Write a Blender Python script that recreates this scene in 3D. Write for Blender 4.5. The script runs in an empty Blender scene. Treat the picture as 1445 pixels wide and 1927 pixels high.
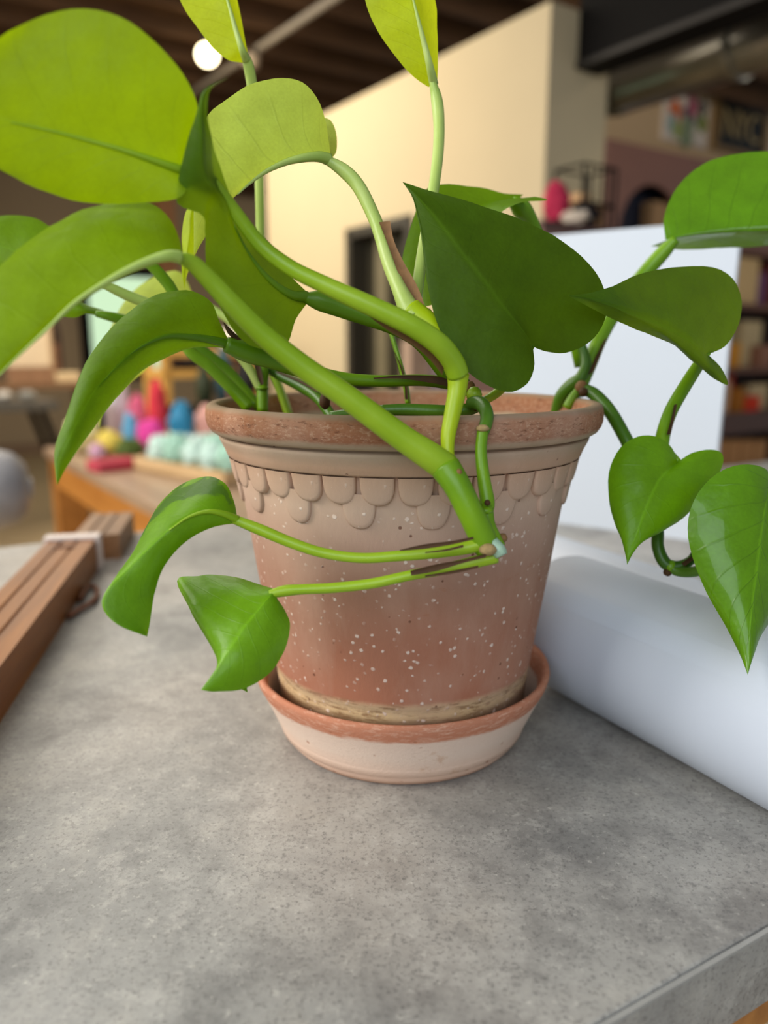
import bpy, bmesh, math, random
from mathutils import Vector, Matrix, noise as mnoise
random.seed(7)
SC = bpy.context.scene
COL = SC.collection

# ------------------------------------------------------------------ camera
CAM_H = 0.209            # camera height above the counter top (counter top is z = 0)
PITCH = 0.21027          # looking down, radians
FPX, CX, CY = 1447.0, 722.5, 963.5
cam_data = bpy.data.cameras.new('camera')
cam = bpy.data.objects.new('camera', cam_data)
COL.objects.link(cam)
cam.location = (0, 0, CAM_H)
cam.rotation_euler = (math.pi/2 - PITCH, 0, 0)
cam_data.sensor_fit = 'VERTICAL'
cam_data.sensor_height = 36.0
cam_data.lens = FPX/1927*36.0
cam_data.clip_start = 0.01
cam_data.dof.use_dof = True
cam_data.dof.focus_distance = 0.325
cam_data.dof.aperture_fstop = 5.0
SC.camera = cam

# ------------------------------------------------------------------ world, lights, exposure
world = bpy.data.worlds.new('daylight'); SC.world = world
world.use_nodes = True
world.node_tree.nodes['Background'].inputs[0].default_value = (0.86, 0.93, 1.0, 1)
world.node_tree.nodes['Background'].inputs[1].default_value = 0.26

def area(name, loc, target, size, size_y, power, color):
    l = bpy.data.lights.new(name, 'AREA'); l.shape = 'RECTANGLE'
    l.size, l.size_y, l.energy, l.color = size, size_y, power, color
    o = bpy.data.objects.new(name, l); COL.objects.link(o)
    o.location = loc
    o.rotation_euler = (Vector(target) - Vector(loc)).to_track_quat('-Z', 'Y').to_euler()
    return o
# daylight through the shop windows to the left and behind the camera, warm lamps deeper in the shop, plus an added backlight and fill
area('window_light_left', (-2.5, -0.35, 1.7), (0.0, 0.42, 0.1), 1.6, 1.3, 88, (1.0, 0.96, 0.90))
area('window_light_front', (-0.45, -1.7, 1.15), (0.15, 0.5, 0.05), 1.8, 1.3, 27, (0.80, 0.90, 1.0))
area('added_backlight', (-0.9, 1.7, 1.75), (-0.05, 0.4, 0.35), 1.2, 1.0, 17, (1.0, 0.96, 0.86))  # unseen lamp added so that light glows through the upper leaves
area('fill_light_right', (2.5, 3.0, 1.7), (2.9, 6.0, 0.2), 1.2, 0.8, 26, (1.0, 0.88, 0.70))  # unseen fill added to brighten the bookcase and back wall
area('shop_light_deep', (-1.6, 4.2, 1.75), (-0.4, 5.0, -1.2), 2.5, 1.6, 62, (1.0, 0.88, 0.70))
area('window_light_far', (-3.4, 2.2, 1.5), (0.8, 4.2, 0.2), 2.0, 1.6, 52, (1.0, 0.93, 0.84))

SC.view_settings.view_transform = 'Standard'
SC.view_settings.look = 'None'
SC.view_settings.gamma = 1.0
SC.view_settings.use_curve_mapping = False
SC.view_settings.exposure = 0.12
SC.cycles.use_denoising = True
SC.cycles.max_bounces = 8

# ------------------------------------------------------------------ measuring helpers
CT, ST = math.cos(PITCH), math.sin(PITCH)
def P(x, y, d):
    """world point seen at photo position x, y at distance d along the camera axis"""
    a, b = (x-CX)/FPX*d, (CY-y)/FPX*d
    return Vector((a, d*CT + b*ST, CAM_H - d*ST + b*CT))
def ray(x, y):
    return (P(x, y, 1.0) - Vector((0, 0, CAM_H)))
def on_z(x, y, z):
    r = ray(x, y); t = (z-CAM_H)/r.z
    return Vector((0, 0, CAM_H)) + r*t
def on_plane(x, y, p0, n):
    o = Vector((0, 0, CAM_H)); r = ray(x, y)
    return o + r*((Vector(p0)-o).dot(Vector(n))/r.dot(Vector(n)))

# ------------------------------------------------------------------ object helpers
ORIGIN = {}
def reg(o, org):
    ORIGIN[o.name] = Vector(org)
    return o
def empty(name, loc, label=None, cat=None, group=None, kind=None):
    o = bpy.data.objects.new(name, None); COL.objects.link(o)
    o.location = loc; o.empty_display_size = 0.02
    reg(o, loc); return tag(o, label, cat, group, kind)
def tag(o, label=None, cat=None, group=None, kind=None):
    if label: o['label'] = label
    if cat: o['category'] = cat
    if group: o['group'] = group
    if kind: o['kind'] = kind
    return o
def obj(name, verts, faces, mat, parent=None, origin=None, smooth=True, uv=None):
    verts = [Vector(v) for v in verts]
    if origin is None:
        lo = Vector((min(v[i] for v in verts) for i in range(3)))
        hi = Vector((max(v[i] for v in verts) for i in range(3)))
        origin = (lo+hi)/2
    origin = Vector(origin)
    me = bpy.data.meshes.new(name)
    me.from_pydata([v-origin for v in verts], [], faces)
    if uv:
        lay = me.uv_layers.new(name='UVMap')
        for lp in me.loops:
            lay.data[lp.index].uv = uv[lp.vertex_index]
    for p in me.polygons: p.use_smooth = smooth
    me.materials.append(mat)
    me.update()
    o = bpy.data.objects.new(name, me); COL.objects.link(o)
    if parent:
        o.parent = parent
        o.location = origin - ORIGIN[parent.name]
    else:
        o.location = origin
    return reg(o, origin)

class MB:
    """collects shapes for ONE mesh"""
    def __init__(s): s.v, s.f = [], []
    def add(s, v, f):
        n = len(s.v); s.v += [Vector(q) for q in v]; s.f += [[i+n for i in g] for g in f]; return s
    def box(s, c, sx, sy, sz, ax=(1,0,0), ay=(0,1,0), az=(0,0,1), bev=0.0):
        ax, ay, az, c = Vector(ax), Vector(ay), Vector(az), Vector(c)
        bm = bmesh.new(); bmesh.ops.create_cube(bm, size=1)
        for v in bm.verts: v.co = Vector((v.co.x*sx, v.co.y*sy, v.co.z*sz))
        if bev > 0: bmesh.ops.bevel(bm, geom=bm.edges[:], offset=bev, segments=2, profile=.6, affect='EDGES')
        bm.verts.index_update()
        v = [c + ax*q.co.x + ay*q.co.y + az*q.co.z for q in bm.verts]
        f = [[q.index for q in g.verts] for g in bm.faces]
        bm.free(); return s.add(v, f)
    def tube(s, pts, rad, n=12, caps=True, flat=1.0):
        v, f = tube_geo(pts, rad, n, caps, flat); return s.add(v, f)
    def build(s, name, mat, parent=None, origin=None, smooth=False):
        return obj(name, s.v, s.f, mat, parent, origin, smooth)

def catmull(pts, n):
    pts = [tuple(p) for p in pts]; k = len(pts)-1; out = []
    for i in range(n):
        t = i/(n-1)*k; j = min(int(t), k-1); u = t-j
        p0 = pts[max(j-1, 0)]; p1 = pts[j]; p2 = pts[j+1]; p3 = pts[min(j+2, k)]
        if j == 0: p0 = tuple(2*a-b for a, b in zip(p1, p2))
        if j+2 > k: p3 = tuple(2*a-b for a, b in zip(p2, p1))
        out.append(tuple(.5*(2*b + (c-a)*u + (2*a-5*b+4*c-d)*u*u + (3*b-a-3*c+d)*u**3) for a, b, c, d in zip(p0, p1, p2, p3)))
    return out
def tube_geo(pts, rad, n=12, caps=True, flat=1.0, flat_dir=None):
    pts = [Vector(p) for p in pts]; m = len(pts); V, F = [], []
    nrm = None
    for i, p in enumerate(pts):
        t = (pts[min(i+1, m-1)] - pts[max(i-1, 0)])
        t = t.normalized() if t.length > 1e-9 else Vector((0, 0, 1))
        if nrm is None:
            ref = Vector(flat_dir) if flat_dir else Vector((0, 0, 1)) if abs(t.z) < .9 else Vector((1, 0, 0))
            nrm = (ref - t*ref.dot(t)).normalized()
        else: nrm = (nrm - t*nrm.dot(t)).normalized()
        bn = t.cross(nrm)
        r = rad[i] if hasattr(rad, '__len__') else rad
        for k in range(n):
            a = 2*math.pi*k/n
            V.append(p + nrm*(r*flat*math.cos(a)) + bn*(r*math.sin(a)))
    for i in range(m-1):
        for k in range(n):
            k2 = (k+1) % n
            F.append([i*n+k, i*n+k2, (i+1)*n+k2, (i+1)*n+k])
    if caps:
        F.append(list(range(n))[::-1]); F.append([(m-1)*n+k for k in range(n)])
    return V, F
def stem(name, st, mat, parent, n=None, sides=12, flat=1.0, label=None):
    """st: list of (x, y, depth, radius in photo pixels)"""
    s = catmull(st, n or len(st)*6)
    pts = [P(x, y, d) for x, y, d, r in s]
    rad = [max(r, .4)*d/FPX for x, y, d, r in s]
    V, F = tube_geo(pts, rad, sides, True, flat)
    o = obj(name, V, F, mat, parent)
    if label: o['label'] = label
    return o
def lathe(prof, n, axis=(0, 0), z0=0.0):
    V, F = [], []
    for k in range(n):
        a = 2*math.pi*k/n
        for r, z in prof: V.append((axis[0]+r*math.cos(a), axis[1]+r*math.sin(a), z0+z))
    m = len(prof)
    for k in range(n):
        k2 = (k+1) % n
        for i in range(m-1): F.append([k*m+i, k2*m+i, k2*m+i+1, k*m+i+1])
    return V, F

# ------------------------------------------------------------------ materials
def lin(c):
    return tuple((x/255/12.92 if x/255 <= .04045 else ((x/255+.055)/1.055)**2.4) for x in c) + (1,)
class NT:
    def __init__(s, name):
        s.m = bpy.data.materials.new(name); s.m.use_nodes = True
        s.t = s.m.node_tree; s.t.nodes.clear()
        s.out = s.n('ShaderNodeOutputMaterial')
    def n(s, ty, **kw):
        q = s.t.nodes.new(ty)
        for k, v in kw.items():
            if k.startswith('i_'): q.inputs[k[2:].replace('_', ' ')].default_value = v
            else: setattr(q, k, v)
        return q
    def l(s, a, b): s.t.links.new(a, b)
    def math(s, op, a, b=None, clamp=False):
        q = s.n('ShaderNodeMath', operation=op, use_clamp=clamp)
        for i, x in enumerate((a, b)):
            if x is None: continue
            if isinstance(x, (int, float)): q.inputs[i].default_value = x
            else: s.l(x, q.inputs[i])
        return q.outputs[0]
    def mapr(s, v, a, b, c=0.0, d=1.0):
        q = s.n('ShaderNodeMapRange'); s.l(v, q.inputs[0])
        for i, x in enumerate((a, b, c, d)): q.inputs[i+1].default_value = x
        return q.outputs[0]
    def mix(s, fac, a, b):
        q = s.n('ShaderNodeMix', data_type='RGBA')
        for sock, x in ((q.inputs[0], fac), (q.inputs[6], a), (q.inputs[7], b)):
            if isinstance(x, (int, float)): sock.default_value = x
            elif isinstance(x, tuple): sock.default_value = x
            else: s.l(x, sock)
        return q.outputs[2]
    def noise(s, vec, scale, detail=4, rough=.55):
        q = s.n('ShaderNodeTexNoise'); q.inputs['Scale'].default_value = scale
        q.inputs['Detail'].default_value = detail; q.inputs['Roughness'].default_value = rough
        if vec is not None: s.l(vec, q.inputs['Vector'])
        return q.outputs['Fac']
    def vscale(s, vec, sc):
        q = s.n('ShaderNodeVectorMath', operation='MULTIPLY'); s.l(vec, q.inputs[0]); q.inputs[1].default_value = sc
        return q.outputs[0]
    def objco(s):
        return s.n('ShaderNodeTexCoord').outputs['Object']
    def ramp(s, fac, stops):
        q = s.n('ShaderNodeValToRGB'); s.l(fac, q.inputs[0]); e = q.color_ramp.elements
        while len(e) < len(stops): e.new(.5)
        for el, (p, c) in zip(e, stops): el.position = p; el.color = c
        return q.outputs[0]
    def bump(s, h, strength, dist):
        q = s.n('ShaderNodeBump'); q.inputs['Strength'].default_value = strength; q.inputs['Distance'].default_value = dist
        s.l(h, q.inputs['Height']); return q.outputs[0]
    def bsdf(s, color, rough=.5, normal=None, spec=.5, coat=0.0, metal=0.0, finish=True):
        b = s.n('ShaderNodeBsdfPrincipled')
        if isinstance(color, tuple): b.inputs['Base Color'].default_value = color
        else: s.l(color, b.inputs['Base Color'])
        if isinstance(rough, (int, float)): b.inputs['Roughness'].default_value = rough
        else: s.l(rough, b.inputs['Roughness'])
        b.inputs['Specular IOR Level'].default_value = spec
        b.inputs['Coat Weight'].default_value = coat
        b.inputs['Metallic'].default_value = metal
        if normal is not None: s.l(normal, b.inputs['Normal'])
        if finish: s.l(b.outputs[0], s.out.inputs[0])
        return b.outputs[0]

def plain(name, rgb, rough=.6, var=.12, scale=30.0, spec=.4, metal=0.0, bump=0.0):
    t = NT(name); c = t.objco(); f = t.noise(c, scale)
    lo = lin(tuple(max(0, x*(1-var)) for x in rgb)); hi = lin(tuple(min(255, x*(1+var)) for x in rgb))
    nm = t.bump(f, bump, .002) if bump else None
    t.bsdf(t.mix(f, lo, hi), rough, nm, spec, 0, metal)
    return t.m
def emit(name, rgb, strength):
    t = NT(name); e = t.n('ShaderNodeEmission'); e.inputs[0].default_value = lin(rgb); e.inputs[1].default_value = strength
    t.l(e.outputs[0], t.out.inputs[0]); return t.m
def wood(name, a, b, axis, scale=60.0, rough=.5, stretch=12.0):
    """grain runs along the given horizontal world direction"""
    t = NT(name); c = t.objco()
    rot = t.n('ShaderNodeMapping'); rot.inputs['Rotation'].default_value = (0, 0, -math.atan2(axis[1], axis[0]))
    t.l(c, rot.inputs[0])
    v = t.vscale(rot.outputs[0], (1/stretch, 1, 1))
    f = t.noise(v, scale, 5, .6); g = t.noise(v, scale*4, 3)
    h = t.math('ADD', t.math('MULTIPLY', f, .75), t.math('MULTIPLY', g, .25))
    t.bsdf(t.mix(t.mapr(h, .3, .7), lin(a), lin(b)), rough, t.bump(h, .15, .001), .4)
    return t.m

def leaf_mat(name, top, trans, fac, rough=.4, vein=.5, nveins=9.0, coat=.0, patch=None, spec=.32):
    t = NT(name)
    uv = t.n('ShaderNodeUVMap'); sp = t.n('ShaderNodeSeparateXYZ'); t.l(uv.outputs[0], sp.inputs[0])
    u = sp.outputs[0]; v = t.math('ABSOLUTE', t.math('SUBTRACT', t.math('MULTIPLY', sp.outputs[1], 2.0), 1.0))
    oc = t.objco()
    wob = t.math('MULTIPLY', t.noise(oc, 40, 2), .5)
    s = t.math('ADD', t.math('SUBTRACT', t.math('MULTIPLY', u, nveins), t.math('MULTIPLY', t.math('POWER', v, .8), 2.6)), wob)
    fr = t.math('ABSOLUTE', t.math('SUBTRACT', t.math('FRACT', s), .5))
    line = t.mapr(fr, 0.0, .055, 1.0, 0.0)
    line = t.math('MULTIPLY', line, t.mapr(v, .75, 1.0, 1.0, 0.0))
    mid = t.mapr(v, .0, .045, 1.0, 0.0)
    big = t.noise(oc, 55, 4, .6); fine = t.noise(oc, 900, 3, .6)
    k = t.math('ADD', t.math('MULTIPLY', big, .7), t.math('MULTIPLY', fine, .3))
    d = tuple(x*.78 for x in lin(top)[:3]) + (1,); h = tuple(min(1, x*1.22) for x in lin(top)[:3]) + (1,)
    ctop = t.mix(t.mapr(k, .3, .7), d, h)
    ctop = t.mix(t.math('MULTIPLY', mid, .45), ctop, lin(tuple(min(255, x*1.25+14) for x in top)))
    ctop = t.mix(t.math('MULTIPLY', line, vein*.35), ctop, d)
    if patch:
        wv = t.math('MULTIPLY', t.math('SUBTRACT', t.noise(oc, 130, 3), .5), .34)
        vv = t.math('ADD', sp.outputs[1], wv); uu = t.math('ADD', u, wv)
        pm = t.math('MULTIPLY', t.mapr(vv, .03, .06), t.mapr(vv, .20, .24, 1.0, 0.0))
        pm = t.math('MULTIPLY', pm, t.math('MULTIPLY', t.mapr(uu, patch[0], patch[0]+.03), t.mapr(uu, patch[1], patch[1]+.04, 1.0, 0.0)))
        ctop = t.mix(pm, ctop, lin(patch[2]))
    d2 = tuple(x*.84 for x in lin(trans)[:3]) + (1,)
    ctr = t.mix(t.mapr(k, .3, .7), d2, lin(trans))
    ctr = t.mix(t.math('MULTIPLY', line, vein*.6), ctr, tuple(x*.55 for x in lin(trans)[:3]) + (1,))
    ctr = t.mix(t.math('MULTIPLY', mid, .5), ctr, tuple(x*.5 for x in lin(trans)[:3]) + (1,))
    hgt = t.math('ADD', t.math('MULTIPLY', fine, .06), t.math('ADD', t.math('MULTIPLY', t.math('ADD', line, mid), -vein*.5), t.math('MULTIPLY', t.noise(oc, 160, 2), .8)))
    nm = t.bump(hgt, .35, .0012)
    b = t.bsdf(ctop, rough, nm, spec, coat, 0, False)
    tr = t.n('ShaderNodeBsdfTranslucent'); t.l(ctr, tr.inputs[0]); t.l(nm, tr.inputs[1])
    mx = t.n('ShaderNodeMixShader'); mx.inputs[0].default_value = fac
    t.l(b, mx.inputs[1]); t.l(tr.outputs[0], mx.inputs[2]); t.l(mx.outputs[0], t.out.inputs[0])
    return t.m
def stem_mat(name, a, b, rough=.38, scale=25):
    t = NT(name); c = t.objco(); f = t.noise(c, scale, 3); g = t.noise(c, 700, 2)
    col = t.mix(t.mapr(f, .35, .65), lin(a), lin(b))
    p = t.bsdf(col, rough, t.bump(g, .15, .0006), .5, 0, 0, False)
    tr = t.n('ShaderNodeBsdfTranslucent'); t.l(col, tr.inputs[0])
    mx = t.n('ShaderNodeMixShader'); mx.inputs[0].default_value = .2
    t.l(p, mx.inputs[1]); t.l(tr.outputs[0], mx.inputs[2]); t.l(mx.outputs[0], t.out.inputs[0])
    return t.m

# clay: z is measured from the pot's own base
def clay_pot():
    t = NT('weathered_terracotta'); c = t.objco(); sp = t.n('ShaderNodeSeparateXYZ'); t.l(c, sp.inputs[0])
    z = t.math('ADD', sp.outputs[2], .0065)
    nz = t.noise(c, 60, 5, .65)
    zz = t.math('ADD', z, t.math('MULTIPLY', t.math('SUBTRACT', nz, .5), .0035))
    fac = t.math('DIVIDE', zz, .19)
    Z = lambda h: h/.19
    base = t.ramp(fac, [(Z(.008), lin((84, 62, 44))), (Z(.034), lin((112, 84, 58))), (Z(.0395), lin((206, 176, 132))), (Z(.0435), lin((222, 194, 152))),  # dark brown base stops: moss plus shadow painted in above the saucer
                        (Z(.047), lin((172, 112, 86))), (Z(.075), lin((166, 110, 86))), (Z(.104), lin((164, 120, 98))), (Z(.125), lin((182, 146, 126))),
                        (Z(.1415), lin((196, 166, 144))), (Z(.1600), lin((190, 152, 124))), (Z(.1655), lin((176, 152, 128))), (Z(.1704), lin((172, 150, 124))),
                        (Z(.1722), lin((152, 100, 72))), (Z(.1800), lin((160, 108, 76))), (Z(.1822), lin((150, 126, 100)))])
    stain = t.math('MULTIPLY', t.mapr(t.noise(t.vscale(c, (1, 1, 5)), 90, 5, .7), .50, .62), t.mapr(z, .045, .0475, 1.0, 0.0))
    base = t.mix(t.math('MULTIPLY', stain, .7), base, lin((126, 88, 56)))
    inside = t.mapr(t.math('POWER', t.math('ADD', t.math('POWER', sp.outputs[0], 2.0), t.math('POWER', sp.outputs[1], 2.0)), .5), .0, 1.0, 0.0, 1.0)
    # broad mineral bloom and rusty smudges
    bloom = t.mapr(t.noise(t.vscale(c, (1, 1, .45)), 26, 6, .6), .45, .75)
    base = t.mix(t.math('MULTIPLY', bloom, .42), base, lin((204, 170, 148)))
    rust = t.mapr(t.noise(t.vscale(c, (1, 1, 2.2)), 38, 8, .75), .60, .72)
    rz = t.math('MULTIPLY', t.mapr(z, .085, .098), t.mapr(z, .106, .125, 1.0, 0.0))
    base = t.mix(t.math('MULTIPLY', t.math('MULTIPLY', rust, rz), .85), base, lin((158, 92, 58)))
    # pale specks on the body
    vo = t.n('ShaderNodeTexVoronoi'); vo.inputs['Scale'].default_value = 250; t.l(c, vo.inputs['Vector'])
    msk = t.math('MULTIPLY', t.mapr(t.math('ADD', vo.outputs['Distance'], t.math('MULTIPLY', t.math('SUBTRACT', t.noise(c, 330, 3), .5), .7)), .13, .24, 1.0, 0.0), t.mapr(t.noise(c, 90, 2), .42, .56))
    msk = t.math('MULTIPLY', msk, t.mapr(z, .150, .158, 1.0, 0.0))
    base = t.mix(t.math('MULTIPLY', msk, .75), base, lin((236, 214, 198)))
    vo2 = t.n('ShaderNodeTexVoronoi'); vo2.inputs['Scale'].default_value = 120; t.l(c, vo2.inputs['Vector'])
    pit = t.math('MULTIPLY', t.mapr(vo2.outputs['Distance'], .07, .11, 1.0, 0.0), t.mapr(t.noise(c, 33, 2), .5, .55))
    base = t.mix(t.math('MULTIPLY', pit, .8), base, lin((104, 62, 44)))
    # worn scratches round the rim
    rim = t.math('MULTIPLY', t.mapr(z, .1705, .1725), t.mapr(z, .1795, .1808, 1.0, 0.0))
    scr = t.mapr(t.noise(t.vscale(c, (1, 1, 2.2)), 420, 6, .78), .51, .64)
    base = t.mix(t.math('MULTIPLY', t.math('MULTIPLY', scr, rim), .6), base, lin((206, 170, 140)))
    scr2 = t.mapr(t.noise(t.vscale(c, (1, 1, 4)), 180, 5, .7), .56, .66)
    base = t.mix(t.math('MULTIPLY', t.math('MULTIPLY', scr2, rim), .7), base, lin((92, 50, 32)))
    grain = t.noise(t.vscale(c, (1, 1, .35)), 520, 4, .7)
    h = t.math('ADD', t.math('MULTIPLY', grain, .5), t.math('SUBTRACT', t.math('MULTIPLY', msk, .5), t.math('MULTIPLY', pit, 1.0)))
    t.bsdf(base, .85, t.bump(h, .35, .0012), .25)
    return t.m
def clay_saucer():
    t = NT('pale_terracotta'); c = t.objco(); sp = t.n('ShaderNodeSeparateXYZ'); t.l(c, sp.inputs[0]); z = sp.outputs[2]
    nz = t.noise(t.vscale(c, (1, 1, 3)), 70, 6, .7)
    zz = t.math('ADD', z, t.math('MULTIPLY', t.math('SUBTRACT', nz, .5), .006))
    base = t.ramp(t.math('DIVIDE', zz, .05), [(0, lin((222, 176, 148))), (.12, lin((232, 196, 172))), (.40, lin((232, 206, 186))), (.60, lin((230, 202, 182))), (.645, lin((196, 128, 98))), (.9, lin((186, 124, 96)))])
    st = t.mapr(t.noise(t.vscale(c, (1, 1, 4)), 160, 5, .7), .5, .68)
    band = t.mapr(zz, .031, .0325)
    base = t.mix(t.math('MULTIPLY', t.math('MULTIPLY', st, band), .6), base, lin((226, 184, 158)))
    vo = t.n('ShaderNodeTexVoronoi'); vo.inputs['Scale'].default_value = 130; t.l(c, vo.inputs['Vector'])
    pit = t.math('MULTIPLY', t.mapr(vo.outputs['Distance'], .10, .17, 1.0, 0.0), t.mapr(t.noise(c, 60, 2), .5, .56))
    base = t.mix(t.math('MULTIPLY', pit, .7), base, lin((178, 112, 78)))
    sm = t.mapr(t.noise(c, 40, 5, .7), .64, .72)
    base = t.mix(t.math('MULTIPLY', sm, .5), base, lin((198, 150, 112)))
    grain = t.noise(c, 600, 4, .7)
    t.bsdf(base, .85, t.bump(t.math('SUBTRACT', grain, pit), .3, .001), .25)
    return t.m
def concrete(name):
    t = NT(name); c = t.objco()
    a = t.noise(c, 7, 6, .62); b = t.noise(c, 19, 7, .68); d = t.noise(c, 620, 4, .6)
    hue = t.noise(c, 3.2, 3)
    col = t.mix(t.mapr(a, .3, .7), lin((130, 129, 126)), lin((174, 172, 166)))
    col = t.mix(t.math('MULTIPLY', t.mapr(b, .50, .68), .75), col, lin((100, 99, 98)))
    col = t.mix(t.math('MULTIPLY', t.mapr(b, .46, .30), .35), col, lin((186, 180, 168)))
    col = t.mix(t.math('MULTIPLY', t.mapr(hue, .45, .65), .35), col, lin((172, 156, 140)))
    g1 = t.noise(c, 85, 6, .72)
    col = t.mix(t.math('MULTIPLY', t.mapr(g1, .52, .66), .30), col, lin((92, 90, 88)))
    col = t.mix(t.math('MULTIPLY', t.mapr(g1, .46, .36), .30), col, lin((194, 190, 182)))
    col = t.mix(t.math('MULTIPLY', t.mapr(d, .52, .70), .65), col, lin((92, 90, 88)))
    col = t.mix(t.math('MULTIPLY', t.mapr(t.noise(c, 240, 5, .7), .60, .72), .6), col, lin((204, 200, 190)))
    h = t.math('ADD', t.math('MULTIPLY', d, .6), t.math('MULTIPLY', t.noise(c, 200, 5), .6))
    t.bsdf(col, t.mapr(b, .3, .7, .34, .46), t.bump(h, .22, .0008), .45)
    return t.m

M = {}
M['pot'] = clay_pot(); M['saucer'] = clay_saucer(); M['concrete'] = concrete('grey_concrete_laminate')
M['soil'] = plain('soil', (52, 40, 30), .95, .4, 150, .2, 0, .8)
M['white'] = plain('white_paper', (202, 209, 220), .55, .015, 8, .35)
M['core'] = plain('kraft_core', (168, 128, 82), .8, .1, 60)
M['board'] = plain('white_board', (204, 211, 220), .6, .01, 5, .3)

# ------------------------------------------------------------------ room axes and setting
ANG = math.radians(34.1)
U = Vector((-math.sin(ANG), math.cos(ANG), 0)); Vv = Vector((math.cos(ANG), math.sin(ANG), 0)); Zv = Vector((0, 0, 1))
def W(u, v, z):           # z relative to the counter top
    return U*u + Vv*v + Zv*z
FLOOR = -1.04; CEIL = 2.12
wallc = plain('warm_beige_paint', (202, 186, 152), .8, .02, 3, .2)
wall_far_m = plain('beige_paint', (186, 164, 132), .8, .03, 3, .2)
floor_m = plain('sealed_floor', (206, 182, 142), .5, .05, 2.0, .4)
dark_m = plain('black_paint', (11, 9, 8), .7, .15, 20, .12)
joist_m = wood('old_joist_wood', (62, 42, 26), (104, 74, 46), Vv, 18, .8)
deck_m = wood('dark_roof_deck', (30, 20, 12), (54, 36, 22), U, 10, .9)

def slab(name, u0, u1, v0, v1, z0, z1, mat, parent=None, bev=0.0):
    b = MB().box(W((u0+u1)/2, (v0+v1)/2, (z0+z1)/2), v1-v0, u1-u0, z1-z0, Vv, U, Zv, bev)
    return b.build(name, mat, parent)
def structure(o): o['kind'] = 'structure'; return o

structure(slab('floor', -1.0, 10.3, -7.5, 7.0, FLOOR-.1, FLOOR, floor_m))
ceil = structure(slab('ceiling', .6, 10.3, -7.5, 7.0, CEIL+.26, CEIL+.32, deck_m))
for i in range(23):
    u = 1.05 + i*.41
    slab('joist', u-.025, u+.025, -7.4, 6.9, CEIL, CEIL+.26, joist_m, ceil)
structure(slab('wall_far', 10.0, 10.15, -7.5, 6.9, FLOOR, CEIL+.27, wall_far_m))
structure(slab('baseboard_far', 9.97, 10.0, -7.5, 6.9, FLOOR, FLOOR+.13, plain('taupe_baseboard', (150, 122, 96), .6)))
# partition wall with a doorway in its face
V0 = 2.336
q = lambda x, y: on_plane(x, y, W(0, V0, 0), Vv)
uend0 = q(1025, 300).dot(U); uend1 = q(499, 300).dot(U)
PT = q(1028, 6).z
du0 = q(775, 600).dot(U); du1 = q(655, 600).dot(U); dtop = q(655, 432).z
EW = .34
b = MB()
def pbox(u0, u1, z0, z1, v0=V0, v1=V0+EW):
    b.box(W((u0+u1)/2, (v0+v1)/2, (z0+z1)/2), v1-v0, u1-u0, z1-z0, Vv, U, Zv)
pbox(uend0, du0, FLOOR, PT); pbox(du1, uend1, FLOOR, PT); pbox(du0, du1, dtop, PT)
structure(b.build('wall_partition', wallc))
dr = structure(slab('door_1', du0, du1, V0+.10, V0+.16, FLOOR, dtop, plain('dark_olive_door', (52, 48, 34), .5, .1)))
w = .05
for (a, c) in ((du0, du0+w), (du1-w, du1)): slab('door_frame', a, c, V0-.015, V0+.10, FLOOR, dtop, plain('door_frame_paint', (58, 54, 44), .5), dr)
slab('door_frame', du0, du1, V0-.015, V0+.10, dtop-w, dtop, bpy.data.materials['door_frame_paint'], dr)
slab('door_stile', du1-.30, du1-.19, V0+.06, V0+.10, FLOOR, dtop-w, plain('olive_stile', (112, 104, 80), .5), dr)
# wall behind the bookcase
US = 3.75
structure(slab('wall_back', US+.42, US+.52, on_plane(1122, 300, W(US+.42, 0, 0), U).dot(Vv), 7.0, FLOOR, CEIL+.2, plain('shaded_beige_paint', (190, 164, 130), .8, .02, 3)))
# dark boxed beam and duct above, coming towards the counter
p = on_plane(1086, 131, W(uend0-.01, 0, 0), U); vb = p.dot(Vv); zb = p.z
structure(slab('beam_1', .9, uend0-.01, vb, vb+.13, zb, CEIL+.2, dark_m))
structure(slab('trim_1', .9, uend0-.012, vb-.012, vb, zb, zb+.022, plain('dark_steel_flange', (34, 30, 26), .5, .1, 20, .3)))

# steel air duct
steel = plain('galvanised_steel', (168, 166, 158), .32, .08, 20, .5, .9)
duct = empty('air_duct', P(1290, 130, 3.4), 'round galvanised steel air duct below the black boxed beam', 'duct')
pa = P(1176, 164, 3.5); ra = .108
pts = [pa + U*(.16), pa, pa - U*.5, pa - U*1.9]
MB().tube([pa + U*.02, pa - U*.7, pa - U*1.9], ra, 32).build('duct_pipe', steel, duct, smooth=True)
fl = on_plane(1392, 97, pa, (Vv+Zv*.001)); tflange = (pa-fl).dot(U)
MB().tube([pa - U*(tflange-.012), pa - U*(tflange+.012)], ra*1.10, 32).build('duct_flange', steel, duct)
MB().tube([pa + U*.015, pa + U*.05, pa + U*.09 + Vv*.02], [ra*1.03, ra*1.03, ra*.96], 32).build('duct_elbow', plain('dull_steel', (96, 96, 84), .5, .1, 20, .4, .5), duct, smooth=True)
MB().box(pa - U*1.2 + Zv*.16, .05, .03, .14, Vv, U, Zv).build('duct_hanger', dark_m, duct)

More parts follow.
